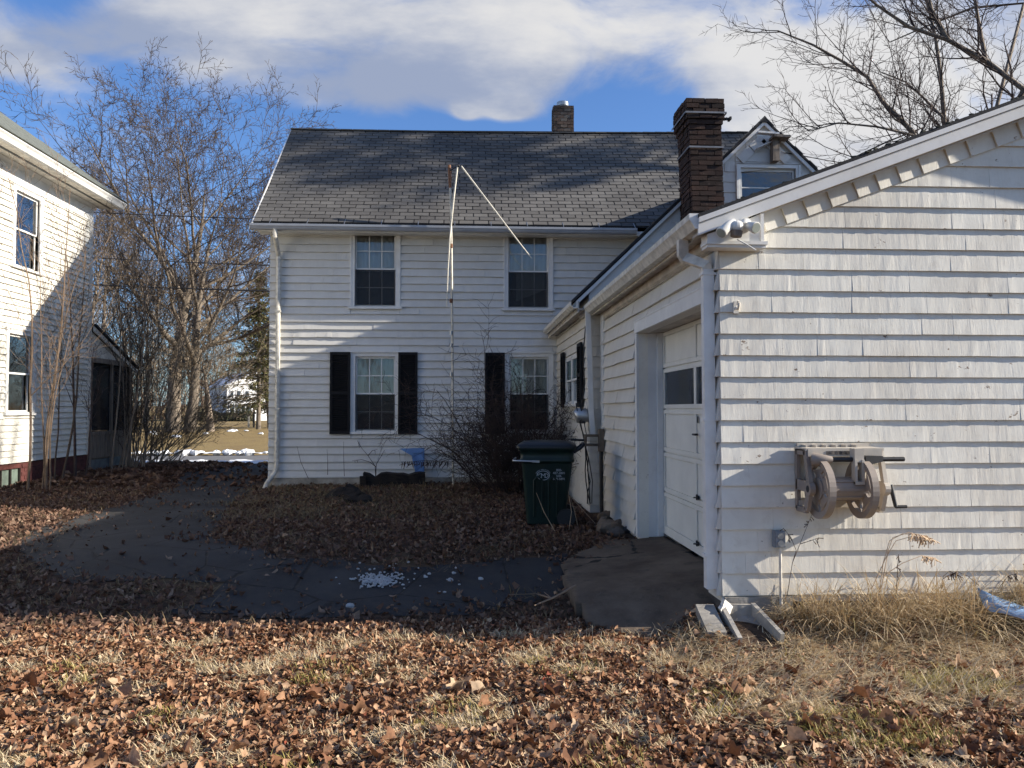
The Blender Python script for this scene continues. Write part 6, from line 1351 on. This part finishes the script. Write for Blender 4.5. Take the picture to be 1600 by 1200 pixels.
# the thorny bush against the house
BSH = dict(seg=[9, 5, 4, 3], wob=[.10, .18, .22, .25], trop=[-.035, -.02, 0, 0], tip=[.35, .4, .5, .6], cnt=[11, 6, 4, 2], start=[.12, .12, .1, .1], ang=[44, 48, 50, 50], ratio=[.40, .5, .5, .5], rr=.6, rmin=.0042, cone=.6)
q = random.Random(81); out = {}; bb = Vector((.95, 15.0, .0))
for k in range(74):
    a = q.uniform(0, 6.28); px, py = .95 + q.gauss(0, .32), 15.1 + q.gauss(0, .35); grow(q, Vector((px, py, gzz(px, py) - .03)), Vector((.55 * math.cos(a) - .08, .5 * math.sin(a) - .1, q.uniform(.7, 1.2))).normalized(), q.uniform(1.1, 2.35), q.uniform(.008, .014), 0, 2, BSH, out)
for k in range(3): grow(q, Vector((.85 + q.gauss(0, .3), 15.0, .3)), Vector((-.55 + q.uniform(-.3, .3), -.1, 1)).normalized(), q.uniform(2.2, 2.9), .009, 0, 2, BSH, out)
plant('thorny_bush', 'dense dark leafless bush in front of the right ground floor window', 'bush', None, tuple(bb), out, 0, ('bush', 'bush'), (4, 3, 3))
# a vine with pods in front of the blue scrap, rose canes, dead weeds
def weed(name, label, cat, group, u, v, Y, pts, r, mat, seed, extra=(), seeds=0, zfix=None, split_names=('stem', 'seed_head')):
    o = P(u, v, Y=Y); z = gzz(o.x, Y); root = empty(name, (o.x, Y, z), label, cat, group); q = random.Random(seed); mb = MB()
    allp = []
    for pl in (pts, *extra):
        pp = [P(a, b, Y=Y + (c[0] if c else 0)) for a, b, *c in pl]; allp.append(pp); m = len(pp); mb.tube(pp, [r * (1 - .55 * i / (m - 1)) for i in range(m)], 4)
    mb.build(split_names[0], mat, root)
    if seeds:
        mb = MB()
        for pp in allp[:max(1, len(allp))]:
            for k in range(seeds): f = q.uniform(0, 1); a = pp[-2].lerp(pp[-1], f); mb.tube([a, a + Vector((q.gauss(0, .02), q.gauss(0, .02), -abs(q.gauss(.03, .02))))], [.0022, .0045], 3)
        mb.build(split_names[1], mat, root, kind='stuff')
    return root
weed('seeding_grass', 'tall dry grass with drooping pink-tan plumes against the white garage wall', 'dry grass', None, 1375, 925, 6.3, [(1374, 925), (1380, 880), (1390, 845), (1410, 834), (1440, 836), (1464, 846)], .0042, 'straw_stem', 1, [[(1362, 920), (1385, 870), (1400, 845), (1425, 838), (1455, 842)], [(1380, 900), (1410, 880), (1440, 868), (1462, 872)], [(1376, 925), (1388, 860), (1395, 840), (1420, 832), (1450, 838)]], 34)
weed('dead_weed', 'straight dead weed stalk standing just right of the drooping plumes', 'weed', None, 1399, 930, 6.3, [(1399, 945), (1402, 900), (1404, 866)], .004, 'bush', 2, (), 8)
weed('dead_weed', 'wiry vine climbing the shingles right of the grey outlet', 'vine', None, 1228, 930, 6.42, [(1230, 930), (1238, 880), (1250, 850), (1262, 820), (1270, 800)], .0032, 'twig_dark', 3, [[(1238, 880), (1244, 860), (1236, 840), (1224, 825)], [(1250, 850), (1266, 845), (1280, 840)]], 6)
weed('dead_weed', 'brown curled weed with dry heads left of the blue tarp', 'weed', None, 1480, 920, 6.3, [(1470, 925), (1474, 900), (1484, 892), (1500, 900)], .003, 'bush', 4, [[(1530, 915), (1512, 900), (1495, 893), (1480, 900)]], 16)
weed('dead_weed', 'short curled brown weed right behind the blue tarp', 'weed', None, 1565, 920, 6.3, [(1560, 920), (1575, 900), (1590, 895)], .003, 'bush', 14, (), 14)
weed('podded_vine', 'dark horizontal vine hung with curled pods before the blue panel', 'vine', None, 640, 740, 16.3, [(624, 727), (640, 722), (665, 719), (700, 721)], .006, 'bush', 5)
pv = MB(); q = random.Random(5)
for i in range(26): u = 628 + i * 2.9; a = P(u, 721, Y=16.28); pv.tube([a, a + Vector((q.uniform(-.03, .03), 0, -.05)), a + Vector((q.uniform(-.08, .02), 0, -q.uniform(.08, .16)))], [.008, .011, .004], 4)
pv.build('pod', 'bush', bpy.data.objects['podded_vine'], kind='stuff')
weed('rose_cane', 'spindly dead rose cane with dry hips below the shuttered window', 'plant', None, 587, 745, 16.4, [(587, 745), (586, 728), (575, 712), (565, 700), (558, 688)], .008, 'twig_dark', 6, [[(587, 745), (588, 725), (596, 712), (601, 703)], [(588, 730), (578, 722), (565, 718), (550, 720)], [(575, 712), (582, 704), (590, 702)]], 5)
for i, (u, v, Y, pts, lab) in enumerate(((470, 745, 16.3, [(482, 748), (470, 722), (464, 697)], 'leaning thin dead stalk near the house corner downspout'), (512, 742, 16.3, [(512, 742), (512, 720), (511, 702)], 'upright thin dead stalk left of the rotten timber'), (538, 742, 16.3, [(538, 744), (537, 715), (537, 690)], 'tallest straight dead stalk under the left shutter'), (515, 790, 13.4, [(534, 800), (530, 780), (540, 760)], 'forked dry stalk in the grass by the black stump'), (835, 838, 10.4, [(868, 832), (850, 800), (838, 770)], 'pale dead stalk leaning before the trash cart'), (890, 830, 10.6, [(888, 835), (893, 800), (888, 768)], 'pale upright stalk at the right foot of the trash cart'), (920, 832, 10.8, [(905, 832), (898, 800), (891, 775), (930, 818)], 'bent pale stalk arching right of the trash cart'))):
    weed('dead_stalk', lab, 'stalk', 'dead stalks in the yard', u, v, Y, pts, .006, 'straw_stem' if i > 3 else 'twig', 20 + i)
# fallen twig beside the drive
tw = [P(u, v, Z=0.03) for u, v in ((900, 915), (862, 935), (835, 946), (808, 929))]; mb = MB(); mb.tube(tw[:3], [.012, .009, .005], 5); mb.tube([tw[1], G(838, 928, .05), G(795, 929, .05)], [.008, .006, .004], 5); mb.tube([tw[1], G(850, 925, .06)], [.006, .003], 4); mb.build('fallen_branch', 'sapling', None, label='dry fallen branch lying at the near edge of the driveway by the apron', cat='branch')

# ================================================================== LITTER AND GRASS
def leaf_templates(n_out, k, seed):
    q = np.random.default_rng(seed); T = []
    for i in range(k):
        a = np.arange(n_out) * 2 * np.pi / n_out; r = 1 + (.24 if n_out > 12 else .26) * np.cos(a * (5 if n_out > 9 else 3) + q.uniform(0, 6)) * (q.uniform(.5, 1)) + q.uniform(-.22, .22, n_out)
        x, y = r * np.cos(a), r * np.sin(a) * q.uniform(.38, .95); c1, c2, c3, c4 = q.uniform(-.4, .9), q.uniform(-.4, .9), q.uniform(-.6, .6), q.uniform(-.2, .9)
        z = c1 * x ** 2 + c2 * y ** 2 + c3 * x * y + c4 * np.abs(y) + q.uniform(-.16, .16, n_out); T.append(np.concatenate([[[0, 0, 0]], np.stack([x, y, z], 1)]))
    return np.array(T)
def leaves(name, label, pos, size, seed, n_out=10, mat='leaf', tilt=.5, lift=.02):
    q = np.random.default_rng(seed); T = leaf_templates(n_out, 9, seed); N = len(pos); k = q.integers(0, 9, N); s = size * np.clip(np.exp(q.normal(-.05, .42, N)), .3, 1.7); L = T[k] * s[:, None, None]
    yaw, tx, ty = q.uniform(0, 6.28, N), q.normal(0, tilt, N), q.normal(0, tilt, N)
    cx, sx_, cy, sy_, cz, sz_ = np.cos(tx), np.sin(tx), np.cos(ty), np.sin(ty), np.cos(yaw), np.sin(yaw)
    x, y, z = L[..., 0], L[..., 1], L[..., 2]; y, z = y * cx[:, None] - z * sx_[:, None], y * sx_[:, None] + z * cx[:, None]; x, z = x * cy[:, None] + z * sy_[:, None], -x * sy_[:, None] + z * cy[:, None]; x, y = x * cz[:, None] - y * sz_[:, None], x * sz_[:, None] + y * cz[:, None]
    V = np.stack([x, y, z], -1) + pos[:, None, :]; V[..., 2] += (lift * q.uniform(.2, 1.6, N))[:, None]
    m = n_out + 1; j = np.arange(n_out); f = np.stack([np.zeros(n_out, int), 1 + j, 1 + (j + 1) % n_out], -1); F = (np.arange(N)[:, None, None] * m + f[None]).reshape(-1, 3)
    link(name, fast_mesh(name, V.reshape(-1, 3), F, mat, True), kind='stuff', label=label)
DP = np.array(drive_poly)
def edge_in(px, py, q, fuzz=.22): return inpoly(px + q.normal(0, fuzz, px.shape), py + q.normal(0, fuzz, px.shape), drive_poly)
APR = [(2.5, 9.8), (2.5, 7.1), *[(p[0], p[1]) for p in ap[3:]]]
q = np.random.default_rng(31)
TC = sum(tr, Vector()) / 4; TRAY = [(TC.x + (t.x - TC.x) * 1.35, TC.y + (t.y - TC.y) * 1.3) for t in tr]; SLAB = [(p0.x - .13, p0.y + .05), (p0.x + .13, p0.y + .05), (p1.x + .13, p1.y), (p1.x - .13, p1.y)]
def scatter(n, x0, x1, y0, y1, q, keep=.025, right=True):
    px, py = q.uniform(x0, x1, n), q.uniform(y0, y1, n); patch = (np.sin(px * 1.7 + .9) * np.sin(py * 2.6 + .4) + .4 * np.sin(px * 4.1 + py * 3.3) > .62); ok = ~edge_in(px, py, q) | (q.random(n) < np.where(patch, .16, keep))
    ok &= ~(inpoly(px + q.normal(0, .12, n), py + q.normal(0, .12, n), APR) & (q.random(n) < .975)); ok &= ~inpoly(px, py, TRAY); ok &= ~inpoly(px, py, SLAB); ok &= ~((px > 2.1) & (py > 6.5)); ok &= ~((px > 1.88) & (py > 9.8)); ok &= ~((px > HL - .02) & (py > HY - .05)); ok &= ~(px < NX + .03)
    px, py = px[ok], py[ok]; return np.stack([px, py, gz(px, py)], 1)
def clumpy(p, q, scale, thr, s0):
    v = np.sin(p[:, 0] * scale + s0) * np.sin(p[:, 1] * scale * 1.3 + s0 * 2) + .6 * np.sin(p[:, 0] * scale * 2.3 + p[:, 1] * scale * 1.9 + s0) + q.normal(0, .35, len(p)); return p[v > thr]
lit = scatter(98000, -5.2, 5.4, 3.0, 7.0, q)
rt_ = (lit[:, 0] > 1.6) & (lit[:, 1] > 4.7 + .25 * np.sin(lit[:, 0] * 3)); lit = lit[~rt_ | (q.random(len(lit)) < .42)]
CLC = scatter(300, -4.6, 4.6, 3.1, 6.6, q, 0); rad_ = np.clip(np.random.default_rng(3).gamma(3.0, .028, len(CLC)), .04, .20); near_ = np.zeros(len(lit), bool)
for c_, r_ in zip(CLC, rad_): near_ |= np.hypot(lit[:, 0] - c_[0], (lit[:, 1] - c_[1]) * 1.2) < r_ * 1.0
lit = lit[~near_ | (q.random(len(lit)) < .22)]; thin_ = np.sin(lit[:, 0] * 2.3 + 1) * np.sin(lit[:, 1] * 3.9 + .5) + .5 * np.sin(lit[:, 0] * 6.1 - lit[:, 1] * 4.7) > .55; lit = lit[~thin_ | (q.random(len(lit)) < .45)]
leaves('leaf_litter', 'sunlit brown fallen leaves covering the foreground lawn', lit, .0185, 3, 8, 'leaf', .48, .018)
big_ = scatter(1100, -3.4, 4.4, 3.0, 5.6, q); leaves('large_leaves', 'larger curled maple leaves lying on top of the litter', big_, .031, 4, 15, 'leaf', .42, .03)
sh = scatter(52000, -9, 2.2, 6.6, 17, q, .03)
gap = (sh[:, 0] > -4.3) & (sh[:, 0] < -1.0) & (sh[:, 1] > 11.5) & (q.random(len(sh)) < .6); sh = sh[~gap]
leaves('shaded_leaf_litter', 'brown fallen leaves in the shaded yard and along the driveway, coloured darker for the shade', sh, .026, 5, 7, 'leaf_dark', .8, .02)
bk = scatter(9000, -9, -4.5, 16.5, 24, q, .03); leaves('bank_leaf_litter', 'brown leaves banked along the far driveway edge', bk, .055, 6, 6, 'leaf_dark', .5, .03)
def grass(name, label, pos, L, seed, mat='straw', lean=.7, w=.0022, head=None, hs=1.0, curl=(.2, .9)):
    q = np.random.default_rng(seed); N = len(pos); yaw = q.uniform(0, 6.28, N) if head is None else q.normal(head, hs, N); ln = L * q.uniform(.45, 1.3, N); le = np.clip(q.normal(lean, .3, N), .05, 1.5); d = np.stack([np.cos(yaw), np.sin(yaw), 0 * yaw], 1); s = np.stack([-np.sin(yaw), np.cos(yaw), 0 * yaw], 1); rows = []; cur = pos.copy(); curl = q.uniform(*curl, N)
    ww = w * q.uniform(.7, 1.5, N)
    for i, t in enumerate((0, .33, .66, 1)):
        ang = le + curl * t; step = (d * np.sin(ang)[:, None] + np.array([0, 0, 1]) * np.cos(ang)[:, None]) * (ln / 3)[:, None]
        if i: cur = cur + step
        if i < 3: rows += [cur - s * (ww * (1 - .25 * t))[:, None], cur + s * (ww * (1 - .25 * t))[:, None]]
        else: rows.append(cur)
    V = np.stack(rows, 1); V[..., 2] = np.maximum(V[..., 2], pos[:, None, 2] + .004); f4 = np.array([[0, 1, 3, 2], [2, 3, 5, 4]]); f3 = np.array([[4, 5, 6]]); o = np.arange(N)[:, None, None] * 7
    link(name, fast_mesh(name, V.reshape(-1, 3), [(o + f4[None]).reshape(-1, 4), (o + f3[None]).reshape(-1, 3)], mat), kind='stuff', label=label)
def tufts(n, m, x0, x1, y0, y1, q, rad=.05, where=None):
    c = scatter(n, x0, x1, y0, y1, q, 0)
    if where is not None: c = c[where(c)]
    p = np.repeat(c, m, 0); p[:, :2] += q.normal(0, rad, (len(p), 2)); p[:, 2] = gz(p[:, 0], p[:, 1]); return p
q = np.random.default_rng(57)
grass('straw_tufts', 'dry straw-coloured grass tufts poking through the foreground leaves', tufts(900, 22, -5, 5.2, 3.0, 6.7, q, .06), .06, 8, 'straw', .9)
nb_ = (rad_ ** 2 * 13000).astype(int) + 30; clump_pts = np.repeat(CLC, nb_, 0); rr2 = np.repeat(rad_, nb_); clump_pts[:, :2] += np.random.default_rng(4).normal(0, .5, (len(clump_pts), 2)) * rr2[:, None]; clump_pts[:, 2] = gz(clump_pts[:, 0], clump_pts[:, 1]) + .006
grass('straw_clumps', 'bright matted clumps of dead grass among the foreground leaves', clump_pts, .075, 18, 'straw', .95, .0024)
grass('straw_edge', 'fringe of dry grass along the sunlit edge of the driveway', tufts(90, 40, -5, 2.2, 5.9, 6.65, q, .07), .10, 9, 'straw', .85)
grass('matted_straw', 'matted dry grass combed flat along the garage wall', tufts(1400, 26, 1.5, 6.2, 4.7, 6.5, q, .09, lambda c: (c[:, 1] > 4.75 + .25 * np.sin(c[:, 0] * 3)) & (c[:, 0] > 1.5 + .3 * np.sin(c[:, 1] * 4)) & (np.hypot((c[:, 0] - TC.x) * 1.1, c[:, 1] - TC.y) > .46)), .20, 10, 'straw', 1.15, .0020, -.5, .9)
grass('tall_straw', 'long dry grass clumps drooping against the garage foundation', tufts(110, 60, 2.5, 6.3, 6.1, 6.47, q, .08, lambda c: np.hypot(c[:, 0] - TC.x, c[:, 1] - TC.y) > .5), .50, 11, 'straw', .30, .0026, -1.7, 1.3, (.6, 1.7))
grass('moss_grass', 'patches of yellow green grass in the right foreground', tufts(900, 46, 1.6, 4.8, 3.8, 5.7, q, .05, lambda c: (np.sin(c[:, 0] * 3.1 + .6) * np.sin(c[:, 1] * 4.3 + 1.1) > .40)), .085, 12, 'moss_grass', .6, .0020)
grass('moss_grass', 'patches of yellow green grass in the left foreground', tufts(1000, 36, -3.8, 1.8, 3.1, 6.0, q, .045, lambda c: (np.sin(c[:, 0] * 3.7 + 2) * np.sin(c[:, 1] * 4.1) > .55)), .075, 13, 'moss_grass', .6, .0020)
grass('yard_grass', 'thin dry grass among the shaded leaves and drive edges', tufts(900, 22, -8.8, 2.0, 6.8, 16.6, q, .10), .12, 14, 'shade_straw', .9, .003)
grass('house_grass', 'dry grass mound before the house foundation', tufts(300, 30, -4.6, 0, 11.8, 16.4, q, .12), .15, 15, 'shade_straw', .9, .003)
